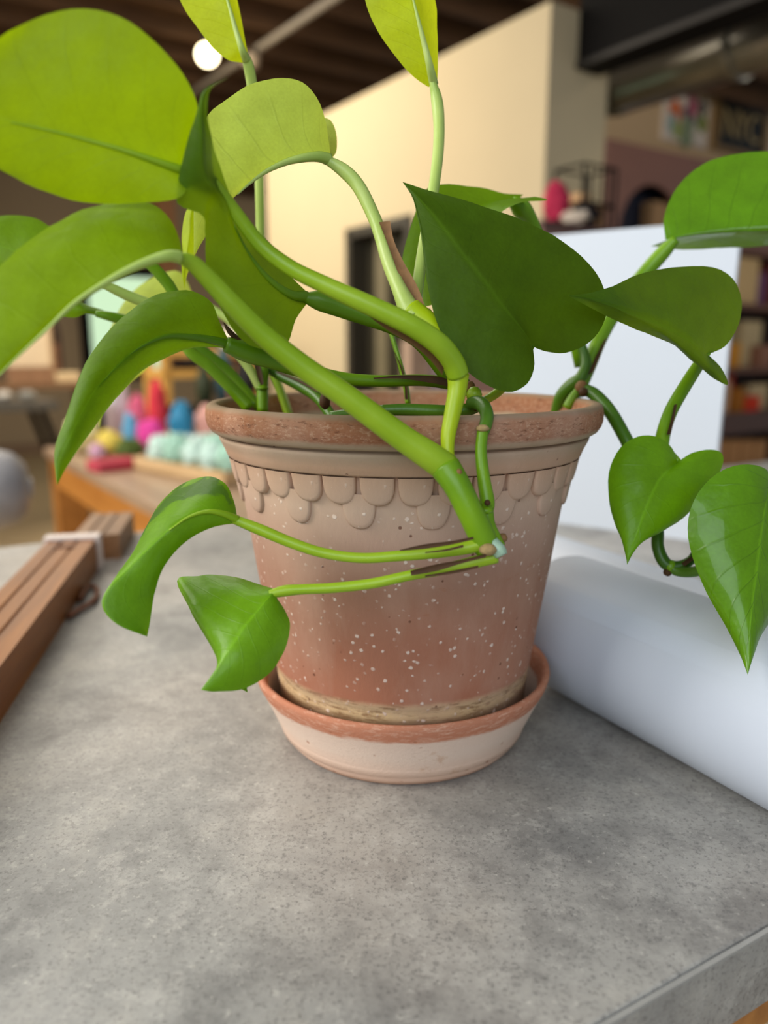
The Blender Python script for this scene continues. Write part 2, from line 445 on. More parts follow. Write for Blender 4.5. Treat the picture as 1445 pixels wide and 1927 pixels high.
# conduit and lamps under the joists
zc = CEIL-.04
c0 = on_z(620, 2, zc); c1 = on_z(345, 186, zc)
con = MB().tube([c0 - (c1-c0)*.3, c1 + (c1-c0)*.2], .022, 12).build('ceiling_conduit', plain('galvanised_conduit', (150, 140, 124), .5), None, smooth=True)
tag(con, 'grey metal conduit running diagonally under the dark ceiling joists', 'pipe')
def ico(c, r, sub=3, fn=None):
    bm = bmesh.new(); bmesh.ops.create_icosphere(bm, subdivisions=sub, radius=1)
    bm.verts.index_update()
    v = []
    for q_ in bm.verts:
        n_ = q_.co.normalized(); k = fn(n_) if fn else 1
        rr = r if hasattr(r, '__len__') else (r, r, r)
        v.append(Vector(c) + Vector((n_.x*rr[0], n_.y*rr[1], n_.z*rr[2]))*k)
    f = [[q_.index for q_ in g.verts] for g in bm.faces]; bm.free()
    return v, f
lp = P(390, 103, 4.6)
lamp = empty('pendant_lamp', lp, 'glowing round pendant bulb hanging below the dark wooden ceiling', 'lamp')
v, f = ico(lp, .06); obj('bulb', v, f, emit('bulb_glow', (255, 236, 190), 9), lamp)
MB().tube([lp+Zv*.055, lp+Zv*.14], .028, 16).build('socket', dark_m, lamp, smooth=True)
MB().tube([lp+Zv*.14, Vector((lp.x, lp.y, CEIL+.26))], .006, 8).build('cord', dark_m, lamp, smooth=True)
sp_ = on_z(477, 102, zc-.06)
sl = empty('track_spotlight', sp_, 'small pale spotlight head clipped to the grey ceiling conduit', 'lamp')
MB().tube([sp_-Zv*.05+U*.05, sp_+U*.0], [.05, .04], 16).build('spotlight_head', plain('pale_lamp_paint', (196, 176, 150), .5), sl, smooth=True)
MB().tube([sp_, sp_+Zv*.04], .012, 8).build('spotlight_bracket', dark_m, sl)
pp = P(285, 30, 6.2)
po = MB().box((pp.x, pp.y, (FLOOR+CEIL)/2+.5), .16, .16, CEIL-FLOOR-1.0, Vv, U, Zv).build('ceiling_post', wood('post_wood', (96, 62, 34), (132, 90, 52), (0, 0.2), 20), None)
tag(structure(po), None)
po.name = 'beam_2'

# far window with daylight
fw = lambda x, y: on_plane(x, y, W(9.99, 0, 0), U)
wa, wb = fw(172, 700), fw(292, 520)
vw0, vw1, zw0, zw1 = wa.dot(Vv), wb.dot(Vv), wa.z, wb.z
win = structure(slab('window_1', 9.965, 9.985, vw0, vw1, zw0, zw1, emit('window_daylight', (206, 236, 196), 1.0)))
for a, c, z0, z1 in ((vw0-.10, vw0+.02, zw0-.1, zw1+.1), (vw1-.02, vw1+.12, zw0-.1, zw1+.1), (vw0, vw1, zw0-.1, zw0+.03), (vw0, vw1, zw1-.03, zw1+.1)):
    slab('window_frame', 9.92, 9.985, a, c, z0, z1, dark_m, win)

# ------------------------------------------------------------------ counter
TA = math.radians(29.5)
TV = Vector((math.cos(TA), math.sin(TA), 0)); TU = Vector((-math.sin(TA), math.cos(TA), 0))
fe = on_z(1150, 1927, 0); fe2 = on_z(1445, 1740, 0); be = on_z(270, 1000, 0)
ufront = (fe.dot(TU)+fe2.dot(TU))/2; uback = be.dot(TU)
TH = .034
def tslab(name, u0, u1, v0, v1, z0, z1, mat, parent=None, bev=0.0):
    return MB().box(TU*(u0+u1)/2+TV*(v0+v1)/2+Zv*(z0+z1)/2, v1-v0, u1-u0, z1-z0, TV, TU, Zv, bev).build(name, mat, parent)
ctr = empty('shop_counter', TU*(ufront+uback)/2+TV*.2+Zv*FLOOR, 'grey concrete look counter top carrying the terracotta pot', 'table')
tslab('counter_top', ufront+.0015, uback, -.95, 1.45, -TH, 0, M['concrete'], ctr, .0012)
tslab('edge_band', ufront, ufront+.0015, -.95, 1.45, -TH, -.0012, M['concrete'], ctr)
tslab('edge_seam', ufront-.0006, ufront+.0012, -.95, 1.45, -.0022, -.0008, plain('edge_seam_highlight', (158, 156, 151), .4), ctr)  # seam strip, lightened to carry the front edge's highlight in its colour
legm = wood('honey_wood', (150, 92, 40), (196, 132, 66), (0, 1), 30, .45)
for (u, v) in ((ufront+.10, -.85), (ufront+.10, 1.35), (uback-.10, -.85), (uback-.10, 1.35)):
    tslab('leg', u-.035, u+.035, v-.035, v+.035, FLOOR, -TH, legm, ctr)
tslab('apron', ufront+.045, ufront+.07, -.85, 1.35, -TH-.09, -TH, legm, ctr)
tslab('apron', uback-.085, uback-.06, -.85, 1.35, -TH-.09, -TH, legm, ctr)

# ------------------------------------------------------------------ pot, saucer
AX = Vector((.0100, .4012, 0)); PB = .0065
root = empty('potted_pothos', AX+Zv*PB, 'trailing lime and dark green heart leaved plant in a scalloped terracotta pot', 'potted plant')
prof = [(0, .0), (.0625, .0), (.0650, .0008), (.0664, .004), (.0676, .022), (.0684, .0300), (.0687, .0315), (.0684, .0330), (.0690, .0365), (.0696, .0372), (.0700, .040), (.0738, .066), (.0778, .092), (.0812, .116),
        (.0836, .132), (.0856, .1430), (.0868, .1494), (.0872, .1502), (.0898, .1504), (.0906, .1512), (.0916, .1540), (.0930, .1568), (.0939, .1586), (.0942, .1598), (.0938, .1604), (.0920, .1607), (.0918, .1613),
        (.0935, .1617), (.0962, .1620), (.0980, .1632), (.0995, .1656), (.1002, .1680), (.1003, .1712), (.1000, .1738), (.0993, .1753), (.0980, .1760), (.0955, .1762), (.0940, .1757), (.0930, .1740), (.0915, .1700), (.0868, .1640), (.0815, .152), (.0785, .140), (.0735, .118)]
V, F = lathe(prof, 160, (AX.x, AX.y), PB)
pot = obj('pot', V, F, M['pot'], root, origin=AX+Zv*PB)
def pot_r(z):
    for (r0, z0), (r1, z1) in zip(prof[8:], prof[9:]):
        if z0 <= z <= z1 and z1 > z0: return r0 + (r1-r0)*(z-z0)/(z1-z0)
    return .087
def scallop(name, ang, ztop, zbot, half, thick, flare):
    """one raised rounded lobe wrapped on the wall of the pot, origin on the pot's axis"""
    nu, nv = 14, 9; V, F = [], []
    L = ztop-zbot
    idx = {}
    rings = []
    # outline: straight sides then a rounded end
    outl = []
    sq = [(1.0, 0.0), (1.0, .25), (.985, .42), (.93, .60), (.83, .75), (.68, .87), (.47, .955), (.24, .99), (0, 1.0)]
    outl = [(a, t) for a, t in sq] + [(-a, t) for a, t in sq[-2::-1]]
    def pt(s, h, lift):
        z = ztop - L*h; r = pot_r(z) + lift
        a = s*half
        return Vector((r*math.sin(a), -r*math.cos(a), z))
    levels = [(1.0, -.0004), (.985, thick*.55), (.95, thick*.88), (.86, thick), (.6, thick*1.12), (.3, thick*1.16)]
    for sc, lift in levels:
        ring = []
        for s, h in outl:
            hh = h*sc if h > 0 else 0.0
            ring.append(len(V)); V.append(pt(s*sc, hh, lift))
        rings.append(ring)
    for a, b_ in zip(rings, rings[1:]):
        for i in range(len(a)-1): F.append([a[i], a[i+1], b_[i+1], b_[i]])
    F.append(rings[-1])
    me = bpy.data.meshes.new(name); me.from_pydata(V, [], F)
    for p_ in me.polygons: p_.use_smooth = True
    me.materials.append(M['pot']); me.update()
    return me
NS = 34; stepa = 2*math.pi/NS
up_me = scallop('scallop', 0, .1499, .1374, stepa*.46, .0026, 0)
lo_me = scallop('scallop', 0, .1425, .1266, stepa*.47, .0017, 0)
A0 = -.145
for i in range(NS):
    o = bpy.data.objects.new('scallop', up_me); COL.objects.link(o); o.parent = pot
    o.rotation_euler = (0, 0, A0 + i*stepa + random.uniform(-.006, .006))
for i in range(NS//2):
    o = bpy.data.objects.new('scallop', lo_me); COL.objects.link(o); o.parent = pot
    o.rotation_euler = (0, 0, A0 - stepa/2 + 2*i*stepa + random.uniform(-.008, .008))
V, F = lathe([(0, .128), (.04, .1285), (.06, .127), (.0775, .1362)], 60, (AX.x, AX.y), PB)
V = [Vector(q_)+Zv*.004*mnoise.noise(Vector(q_)*90) for q_ in V]
obj('soil', V, F, M['soil'], root)

spf = [(0, .0), (.058, .0), (.0625, .0010), (.0655, .0045), (.0690, .0120), (.0738, .0230), (.0775, .0310), (.0795, .0350), (.0805, .0385), (.0803, .0402), (.0792, .0408), (.0775, .0402), (.0762, .0380), (.0745, .0330), (.0715, .0220), (.0690, .0120), (.0675, .0072), (.0650, .0064), (0, .0064)]
V, F = lathe(spf, 160, (AX.x, AX.y), 0)
sau = obj('saucer', V, F, M['saucer'], None, origin=AX)
tag(sau, 'shallow pale terracotta saucer under the scalloped pot', 'saucer')
# ------------------------------------------------------------------ plant
LM = {
 'lime':  leaf_mat('lime_leaf', (140, 172, 8), (166, 194, 0), .55, .48, .3, 9),
 'pale':  leaf_mat('pale_lime_leaf', (192, 212, 92), (216, 230, 80), .55, .5, .5, 7),
 'backlit': leaf_mat('young_backlit_leaf', (184, 206, 24), (216, 228, 24), .6, .5, .3, 9),  # new-growth lime, brightened in colour to stand in for backlight
 'mid':   leaf_mat('green_leaf', (100, 146, 4), (140, 176, 0), .5, .5, .2, 9),
 'olive': leaf_mat('olive_green_leaf', (76, 112, 2), (124, 150, 0), .42, .45, .2, 9),
 'fresh': leaf_mat('fresh_green_leaf', (112, 166, 14), (140, 186, 4), .38, .40, .3, 8, .08),
 'dark':  leaf_mat('dark_green_leaf', (60, 90, 0), (98, 122, 0), .30, .55, .15, 8, spec=.18),
 'gloss': leaf_mat('glossy_green_leaf', (94, 144, 8), (122, 162, 0), .30, .32, 1.0, 8, .35),
 'patch': leaf_mat('patched_green_leaf', (112, 164, 14), (142, 184, 2), .38, .42, .2, 8, .05, (.10, .60, (66, 112, 36))),
}
SM = {
 'lime': stem_mat('lime_stem', (170, 200, 4), (192, 214, 20)),
 'pale': stem_mat('pale_stem', (180, 206, 96), (206, 222, 130)),
 'leafy': stem_mat('leaf_green_stem', (98, 142, 4), (118, 160, 10)),
 'green': stem_mat('green_stem', (104, 152, 4), (130, 174, 14)),
 'deep': stem_mat('deep_green_stem', (64, 108, 14), (88, 132, 24)),
 'peti': stem_mat('petiole_green', (146, 184, 14), (170, 202, 44)),
 'brown': plain('dry_sheath', (122, 88, 54), .7, .3, 160, .3),
 'dkbrown': plain('dark_scar', (66, 42, 18), .7, .3, 200, .3),
 'node': plain('corky_node', (150, 126, 84), .8, .3, 300, .3),
 'cut': plain('pale_cut_tip', (156, 184, 158), .35, .15, 160, .5),
}
def midrib(leaf_o, pts, r0, mat, shift=-.0004):
    n_ = len(pts)
    stem('midrib', [(x, y, d+shift, r0*(1-i/(n_-1))**1.2+1.2) for i, (x, y, d) in enumerate(pts)], mat, leaf_o, n_*5, 8)
def leaf(st, mat, fold=.3, bulge=.0015, parent=root, n=34, m=17, wav=.0006, label=None, name='leaf'):
    Ls, Ms, Rs = [[catmull([s[i] for s in st], n)][0] for i in range(3)]
    V, UV, F = [], [], []
    grid = []
    for i in range(n):
        L, Mi, R = P(*Ls[i]), P(*Ms[i]), P(*Rs[i])
        row = []
        for j in range(m):
            t = -1 + 2*j/(m-1)
            quad = Mi + (R-L)*(t/2) + ((R+L)/2-Mi)*(t*t)
            lin_ = Mi.lerp(L, -t) if t < 0 else Mi.lerp(R, t)
            row.append(quad.lerp(lin_, fold))
        grid.append(row)
    for i in range(n):
        for j in range(m):
            a = grid[min(i+1, n-1)][j]-grid[max(i-1, 0)][j]; b_ = grid[i][min(j+1, m-1)]-grid[i][max(j-1, 0)]
            nn = a.cross(b_); nn = nn.normalized() if nn.length > 1e-12 else Vector((0, 0, 0))
            t = -1 + 2*j/(m-1); k = 1-(2*abs(t)-1)**2
            p_ = grid[i][j]
            e = math.sin(math.pi*i/(n-1))
            V.append(p_ + nn*(bulge*k*e + wav*e*mnoise.noise(p_*120)))
            UV.append((i/(n-1), j/(m-1)))
    for i in range(n-1):
        for j in range(m-1):
            F.append([i*m+j, i*m+j+1, (i+1)*m+j+1, (i+1)*m+j])
    o = obj(name, V, F, mat, parent, uv=UV)
    if label: o['label'] = label
    return o

# ---- big lime leaf at upper left, seen from below with the light coming through
L1 = leaf([((366,312,.268),(362,322,.266),(356,332,.264)),
  ((372,262,.262),(338,318,.262),(348,362,.262)),
  ((372,200,.255),(290,302,.258),(325,376,.262)),
  ((345,140,.249),(230,282,.254),(262,382,.261)),
  ((295,82,.244),(165,264,.250),(195,384,.260)),
  ((235,36,.240),(95,246,.246),(125,374,.258)),
  ((165,16,.237),(20,230,.243),(52,346,.255)),
  ((85,28,.235),(-60,214,.240),(-20,310,.250)),
  ((5,66,.233),(-140,200,.237),(-110,268,.243)),
  ((-90,130,.232),(-200,190,.235),(-180,222,.237)),
  ((-250,182,.233),(-250,182,.233),(-250,182,.233))], LM['lime'], .35, .001)
midrib(L1, [(362,322,.266),(338,318,.262),(290,302,.258),(230,282,.254),(165,264,.250),(95,246,.246),(20,230,.243)], 9, SM['peti'])
stem('petiole', [(862,706,.298,21),(852,680,.295,21),(826,648,.290,21),(780,616,.286,20),(722,587,.284,19),(660,559,.283,18),(600,531,.283,16),(545,503,.284,15),(490,460,.283,14),(440,396,.278,13),(400,345,.272,12),(360,322,.266,9)], SM['peti'], L1, 70, 14)
# ---- lime leaf arching out of frame at left, underside towards us
L4 = leaf([((346,484,.262),(338,484,.256),(336,478,.268)),
  ((338,452,.264),(316,482,.253),(318,460,.275)),
  ((322,416,.266),(284,490,.251),(290,430,.282)),
  ((294,388,.267),(236,511,.248),(250,440,.286)),
  ((250,378,.266),(184,541,.245),(200,460,.288)),
  ((196,382,.264),(136,574,.242),(150,480,.286)),
  ((138,402,.260),(88,620,.238),(100,510,.282)),
  ((70,442,.254),(42,663,.234),(50,540,.275)),
  ((4,496,.247),(-4,708,.230),(0,580,.262)),
  ((-60,580,.240),(-50,762,.227),(-50,660,.250)),
  ((-95,830,.225),(-95,830,.225),(-95,830,.225))], LM['lime'], .6, .0018)
midrib(L4, [(338,484,.256),(316,482,.253),(284,490,.251),(236,511,.248),(184,541,.245),(136,574,.242),(88,620,.238),(42,663,.234),(-4,708,.230)], 11, SM['pale'])
stem('petiole', [(842,882,.292,28),(805,856,.290,27),(760,826,.288,25),(700,782,.285,24),(640,738,.282,23),(570,690,.279,22),(500,634,.275,21),(440,575,.270,20),(395,527,.266,18),(360,494,.261,15),(330,484,.256,9)], SM['peti'], L4, 60, 14)
# ---- twisted dark leaf in the middle
L3 = leaf([((578,570,.312),(577,559,.311),(576,548,.312)),
  ((556,602,.308),(545,553,.305),(553,526,.308)),
  ((532,655,.305),(503,522,.298),(520,493,.304)),
  ((455,640,.299),(466,474,.290),(480,446,.298)),
  ((394,530,.288),(441,425,.280),(455,410,.290)),
  ((386,440,.277),(420,372,.270),(437,378,.282)),
  ((380,404,.270),(402,352,.264),(426,352,.278)),
  ((331,377,.264),(385,322,.259),(415,318,.274)),
  ((348,285,.258),(381,250,.252),(400,264,.262)),
  ((371,208,.252),(380,196,.249),(390,214,.252)),
  ((385,168,.249),(390,166,.248),(396,168,.249)),
  ((432,145,.246),(432,145,.246),(432,145,.246))], LM['olive'], .55, .0012, n=44)
midrib(L3, [(577,559,.311),(545,553,.305),(503,522,.298),(466,474,.290),(441,425,.280)], 10, SM['leafy'], .0002)
stem('petiole', [(900,742,.335,10),(850,716,.330,14),(790,645,.322,14),(740,615,.318,15),(690,597,.316,16),(640,579,.314,18),(600,566,.312,18),(574,560,.311,10)], SM['leafy'], L3, 50)
# ---- drooping leaf below it, its tip hanging in front of the shop
L5 = leaf([((430,640,.312),(436,650,.312),(436,658,.314)),
  ((412,604,.312),(405,641,.308),(400,653,.312)),
  ((396,566,.312),(360,634,.304),(355,656,.310)),
  ((352,546,.312),(310,634,.300),(308,676,.306)),
  ((292,556,.310),(262,655,.296),(264,700,.302)),
  ((236,592,.306),(220,690,.292),(226,743,.297)),
  ((188,642,.300),(183,730,.287),(190,787,.291)),
  ((150,706,.293),(153,780,.281),(160,829,.284)),
  ((124,784,.285),(131,825,.276),(138,862,.278)),
  ((102,848,.276),(111,866,.273),(122,885,.274)),
  ((107,913,.270),(107,913,.270),(107,913,.270))], LM['mid'], .3, .001)
midrib(L5, [(436,650,.312),(405,641,.308),(360,634,.304),(310,634,.300),(262,655,.296),(220,690,.292),(183,730,.287)], 8, SM['leafy'], .0004)
stem('petiole', [(880,726,.338,13),(800,716,.334,11),(720,717,.331,11),(650,713,.328,12),(580,699,.323,15),(510,676,.318,18),(465,662,.314,20),(425,648,.310,15)], SM['leafy'], L5, 50)
leaf([((418,602,.311),(420,606,.309),(423,608,.311)),((432,632,.312),(440,634,.309),(448,632,.312)),((470,658,.315),(476,658,.312),(482,655,.315)),((505,671,.317),(505,671,.317),(505,671,.317))], SM['dkbrown'], .5, 0, L5, 12, 5, 0, name='leaf_sheath')
# ---- pale leaf arching over at top centre
L2 = leaf([((622,290,.338),(618,300,.336),(624,298,.344)),
  ((618,262,.336),(600,295,.332),(633,284,.352)),
  ((612,226,.334),(572,297,.328),(633,254,.360)),
  ((596,184,.332),(536,306,.325),(622,226,.366)),
  ((566,154,.330),(500,323,.322),(590,220,.368)),
  ((524,148,.328),(470,345,.319),(550,220,.366)),
  ((468,160,.325),(447,366,.316),(500,230,.360)),
  ((420,192,.322),(428,384,.313),(450,260,.350)),
  ((388,222,.318),(408,412,.310),(410,300,.338)),
  ((366,300,.312),(390,440,.307),(385,360,.322)),
  ((365,480,.304),(365,480,.304),(365,480,.304))], LM['pale'], .6, .0012)
midrib(L2, [(618,300,.336),(600,295,.332),(572,297,.328),(536,306,.325),(500,323,.322),(470,345,.319),(447,366,.316)], 11, SM['pale'])
stem('petiole', [(782,600,.322,26),(768,578,.323,20),(750,540,.325,14.5),(731,494,.328,13),(715,440,.331,12.5),(702,405,.333,12.5),(676,353,.335,13),(648,322,.336,13),(612,299,.335,8)], SM['pale'], L2, 50)
# ---- narrow folded lime leaf behind
L8 = leaf([((372,372,.365),(378,375,.36),(384,375,.365)),((352,395,.366),(360,400,.358),(386,415,.37)),((343,440,.366),(357,440,.358),(384,442,.37)),((345,475,.366),(352,475,.358),(370,475,.37)),((343,508,.365),(347,508,.36),(352,514,.37)),((347,545,.366),(347,545,.366),(347,545,.366))], LM['backlit'], .9, .001)
# ---- top leaf left
L9 = leaf([((458,118,.374),(463,112,.374),(468,106,.374)),((430,113,.371),(455,92,.368),(462,80,.376)),((400,90,.370),(444,58,.366),(457,48,.378)),((374,55,.369),(434,22,.364),(450,18,.380)),((350,22,.368),(424,-12,.363),(444,-14,.380)),((333,-20,.368),(410,-50,.362),(436,-50,.378)),((335,-75,.366),(395,-90,.362),(420,-95,.372)),((375,-150,.362),(375,-150,.362),(375,-150,.362))], LM['backlit'], .7, .0015)
midrib(L9, [(463,112,.374),(455,92,.368),(444,58,.366),(434,22,.364),(424,-12,.363),(410,-50,.362)], 7, SM['pale'])
stem('petiole', [(492,720,.43,8),(491,600,.425,8),(490,450,.415,8.5),(488,350,.405,8.5),(483,240,.394,9),(474,160,.382,10),(467,122,.376,10),(460,100,.372,6)], SM['pale'], L9, 50)
# ---- top leaf right
L10 = leaf([((806,164,.352),(816,158,.352),(823,152,.352)),((780,146,.350),(808,122,.345),(824,116,.356)),((748,112,.348),(798,82,.342),(824,74,.358)),((718,70,.346),(788,42,.339),(822,34,.358)),((696,28,.345),(778,2,.337),(818,-6,.357)),((686,-14,.344),(768,-36,.335),(810,-44,.354)),((700,-70,.342),(758,-85,.333),(795,-90,.348)),((745,-140,.335),(745,-140,.335),(745,-140,.335))], LM['backlit'], .6, .002)
midrib(L10, [(816,158,.352),(808,122,.345),(798,82,.342),(788,42,.339),(778,2,.337),(768,-36,.335)], 8, SM['pale'])
stem('petiole', [(783,590,.326,9),(786,540,.330,11),(796,470,.335,11),(812,380,.342,10.5),(823,300,.347,10.5),(826,240,.350,10.5),(822,190,.352,11),(813,150,.350,6)], SM['pale'], L10, 50)
# ---- big dark leaf facing us
L11 = leaf([((1003,655,.318),(1000,648,.317),(1008,655,.318)),
  ((1005,690,.314),(992,634,.315),(1030,662,.322)),
  ((992,722,.311),(976,612,.313),(1065,664,.326)),
  ((957,738,.309),(955,586,.311),(1106,646,.328)),
  ((908,720,.308),(932,556,.310),(1134,612,.328)),
  ((864,683,.308),(908,523,.309),(1143,566,.327)),
  ((828,622,.308),(880,488,.309),(1118,508,.326)),
  ((807,550,.309),(850,450,.309),(1062,457,.324)),
  ((797,480,.311),(824,415,.311),(985,415,.321)),
  ((788,420,.313),(801,388,.313),(890,382,.318)),
  ((776,372,.315),(780,364,.315),(812,360,.316)),
  ((757,342,.318),(757,342,.318),(757,342,.318))], LM['dark'], .25, .0015, n=40, m=21)
stem('petiole', [(888,772,.335,8),(905,758,.336,8),(940,735,.336,9),(975,690,.330,9),(1000,650,.321,7)], SM['peti'], L11, 24)
# ---- leaf behind it
L12 = leaf([((985,366,.402),(970,380,.398),(985,381,.398)),
  ((950,364,.398),(938,378,.392),(1004,370,.380)),
  ((920,356,.395),(912,384,.388),(1030,377,.366)),
  ((880,350,.392),(890,396,.384),(985,380,.362)),
  ((836,346,.388),(868,412,.380),(940,402,.362)),
  ((800,358,.384),(842,436,.374),(905,450,.362)),
  ((775,420,.378),(816,474,.368),(870,520,.358)),
  ((757,486,.372),(800,520,.363),(835,560,.356)),
  ((762,535,.367),(790,550,.361),(806,576,.356)),
  ((786,572,.360),(786,572,.360),(786,572,.360))], LM['mid'], .6, .001)
stem('petiole', [(1090,690,.44,9),(1060,560,.43,9),(1020,460,.416,10),(998,415,.408,14),(980,392,.402,18),(964,379,.398,10)], SM['green'], L12, 30)
# ---- right hand leaves
L13 = leaf([((1252,452,.425),(1262,449,.424),(1225,463,.432)),
  ((1250,405,.428),(1310,441,.420),(1284,470,.448)),
  ((1276,350,.431),(1362,437,.417),(1352,467,.450)),
  ((1324,308,.432),(1412,435,.414),(1412,464,.448)),
  ((1390,289,.432),(1462,434,.410),(1460,461,.440)),
  ((1470,288,.430),(1520,436,.406),(1520,456,.425)),
  ((1560,330,.422),(1580,440,.402),(1580,452,.401)),
  ((1660,450,.395),(1660,450,.395),(1660,450,.395))], LM['gloss'], .75, .003)
stem('petiole', [(1088,742,.415,11),(1108,690,.420,13),(1132,630,.424,14),(1165,575,.428,14),(1208,520,.430,14),(1245,478,.428,14),(1272,450,.424,9)], SM['green'], L13, 40)
L14 = leaf([((1333,668,.344),(1329,664,.342),(1340,664,.344)),
  ((1357,692,.352),(1319,656,.338),(1366,650,.350)),
  ((1370,724,.354),(1301,643,.333),(1388,614,.356)),
  ((1346,714,.352),(1276,629,.329),(1396,568,.360)),
  ((1309,684,.346),(1249,615,.325),(1378,522,.360)),
  ((1266,649,.340),(1216,602,.321),(1332,502,.354)),
  ((1216,628,.332),(1186,590,.317),(1266,503,.344)),
  ((1171,609,.324),(1156,577,.313),(1203,516,.332)),
  ((1126,587,.316),(1122,566,.309),(1148,540,.320)),
  ((1094,570,.307),(1096,559,.306),(1108,552,.311)),
  ((1068,556,.303),(1068,556,.303),(1068,556,.303))], LM['olive'], .7, .001)
stem('petiole', [(1242,850,.385,14),(1250,808,.382,13),(1264,770,.378,12.5),(1288,728,.370,12),(1312,690,.358,11),(1330,662,.344,8)], SM['green'], L14, 34)
L15 = leaf([((1276,867,.368),(1275,869,.367),(1279,868,.368)),
  ((1262,840,.364),(1268,876,.364),(1300,853,.366)),
  ((1236,822,.362),(1257,886,.360),(1334,846,.366)),
  ((1201,821,.362),(1243,900,.357),(1357,852,.368)),
  ((1166,844,.363),(1230,922,.354),(1360,874,.368)),
  ((1147,885,.363),(1219,948,.352),(1340,910,.366)),
  ((1145,932,.361),(1208,975,.350),(1302,960,.361)),
  ((1155,980,.358),(1199,1003,.349),(1258,993,.357)),
  ((1170,1016,.354),(1189,1028,.348),(1213,1012,.352)),
  ((1178,1046,.350),(1183,1046,.347),(1193,1036,.350)),
  ((1180,1063,.347),(1180,1063,.347),(1180,1063,.347))], LM['fresh'], .6, .002, m=21)
L16 = leaf([((1452,905,.345),(1450,902,.343),(1458,905,.345)),
  ((1440,882,.343),(1446,920,.340),(1485,890,.348)),
  ((1400,874,.340),(1442,946,.336),(1520,930,.352)),
  ((1352,889,.338),(1437,980,.333),(1525,990,.352)),
  ((1312,930,.337),(1431,1020,.330),(1510,1050,.350)),
  ((1294,985,.336),(1426,1064,.327),(1490,1105,.346)),
  ((1302,1046,.334),(1420,1110,.324),(1465,1150,.340)),
  ((1331,1118,.331),(1415,1154,.321),(1442,1180,.334)),
  ((1366,1180,.326),(1411,1198,.318),(1425,1212,.326)),
  ((1392,1232,.320),(1409,1240,.316),(1414,1242,.318)),
  ((1407,1270,.314),(1407,1270,.314),(1407,1270,.314))], LM['gloss'], .7, .002, m=21)
# ---- low leaves at left
L17 = leaf([((446,971,.304),(447,978,.302),(446,985,.303)),
  ((440,942,.306),(420,967,.298),(420,988,.300)),
  ((424,910,.310),(390,963,.295),(390,996,.298)),
  ((390,897,.314),(355,973,.292),(355,1016,.296)),
  ((340,911,.318),(318,998,.289),(322,1047,.294)),
  ((296,954,.320),(280,1030,.286),(303,1078,.292)),
  ((277,1004,.318),(236,1074,.283),(291,1115,.290)),
  ((276,1046,.312),(200,1110,.280),(286,1146,.288)),
  ((262,1090,.304),(192,1142,.279),(282,1172,.286)),
  ((245,1140,.294),(222,1176,.279),(279,1188,.284)),
  ((277,1198,.281),(277,1198,.281),(277,1198,.281))], LM['patch'], .8, .001, n=40, m=21)
midrib(L17, [(447,978,.302),(420,967,.298),(390,963,.295),(355,973,.292),(318,998,.289)], 7, SM['peti'])
stem('petiole', [(912,1022,.290,13),(880,1030,.290,13),(820,1039,.291,12),(750,1046,.293,10.5),(680,1050,.295,10),(610,1041,.297,10),(550,1022,.299,10.5),(490,997,.301,11),(440,977,.302,9)], SM['peti'], L17, 60)
L18 = leaf([((512,1107,.300),(516,1113,.297),(520,1124,.299)),
  ((482,1098,.307),(497,1134,.293),(538,1153,.299)),
  ((432,1083,.314),(474,1163,.290),(546,1180,.298)),
  ((378,1084,.318),(452,1192,.287),(533,1228,.295)),
  ((336,1104,.320),(429,1226,.284),(504,1270,.290)),
  ((452,1256,.312),(404,1262,.282),(455,1297,.286)),
  ((464,1296,.304),(378,1298,.281),(400,1302,.282))], LM['fresh'], .8, .002, n=40, m=21)
leaf([((440,1278,.300),(450,1275,.299),(462,1272,.300)),((442,1290,.300),(452,1290,.298),(464,1290,.300)),((466,1303,.298),(466,1303,.298),(466,1303,.298))], LM['fresh'], .5, 0, L18, 8, 7, 0, name='leaf_tip')
stem('petiole', [(935,1048,.291,12),(900,1056,.291,12),(840,1070,.292,11),(770,1083,.293,10),(700,1098,.294,10),(630,1106,.296,10),(570,1109,.297,10),(535,1112,.298,11),(508,1118,.298,8)], SM['peti'], L18, 60)
# ---- leaves and petioles at the back left
L6 = leaf([((196,584,.402),(196,592,.401),(196,600,.402)),((150,566,.402),(160,584,.396),(166,590,.40)),((112,520,.402),(130,570,.396),(140,598,.40)),((110,450,.404),(100,530,.396),(100,590,.40)),((78,416,.405),(62,490,.397),(60,570,.40)),((36,406,.405),(25,470,.397),(15,540,.40)),((-10,410,.403),(-15,460,.396),(-20,510,.40)),((-70,450,.398),(-70,450,.398),(-70,450,.398))], LM['mid'], .4, .001)
stem('petiole', [(490,770,.43,9),(420,690,.425,10),(330,632,.418,11),(250,607,.408,11),(205,595,.402,9),(180,590,.400,6)], SM['green'], L6, 30)
L7 = leaf([((366,560,.46),(360,560,.46),(360,566,.46)),((340,513,.462),(325,560,.455),(340,600,.46)),((300,516,.462),(285,590,.452),(310,640,.46)),((252,546,.46),(246,630,.45),(280,690,.456)),((215,600,.456),(220,680,.447),(245,720,.45)),((190,680,.45),(200,730,.444),(220,745,.446)),((178,745,.444),(185,765,.442),(196,768,.443)),((187,806,.44),(187,806,.44),(187,806,.44))], LM['pale'], .4, .001)
stem('petiole', [(545,780,.45,7),(528,735,.452,8),(508,695,.455,8),(440,610,.458,8),(362,560,.46,7)], SM['pale'], L7, 24)
L19 = leaf([((262,476,.376),(262,480,.375),(262,486,.376)),((240,452,.378),(232,474,.372),(240,500,.376)),((200,436,.380),(196,474,.371),(205,512,.376)),((160,440,.379),(160,478,.371),(168,512,.376)),((128,458,.376),(128,488,.372),(132,508,.375)),((96,505,.374),(96,505,.374),(96,505,.374))], LM['mid'], .5, .001, n=20, m=11)
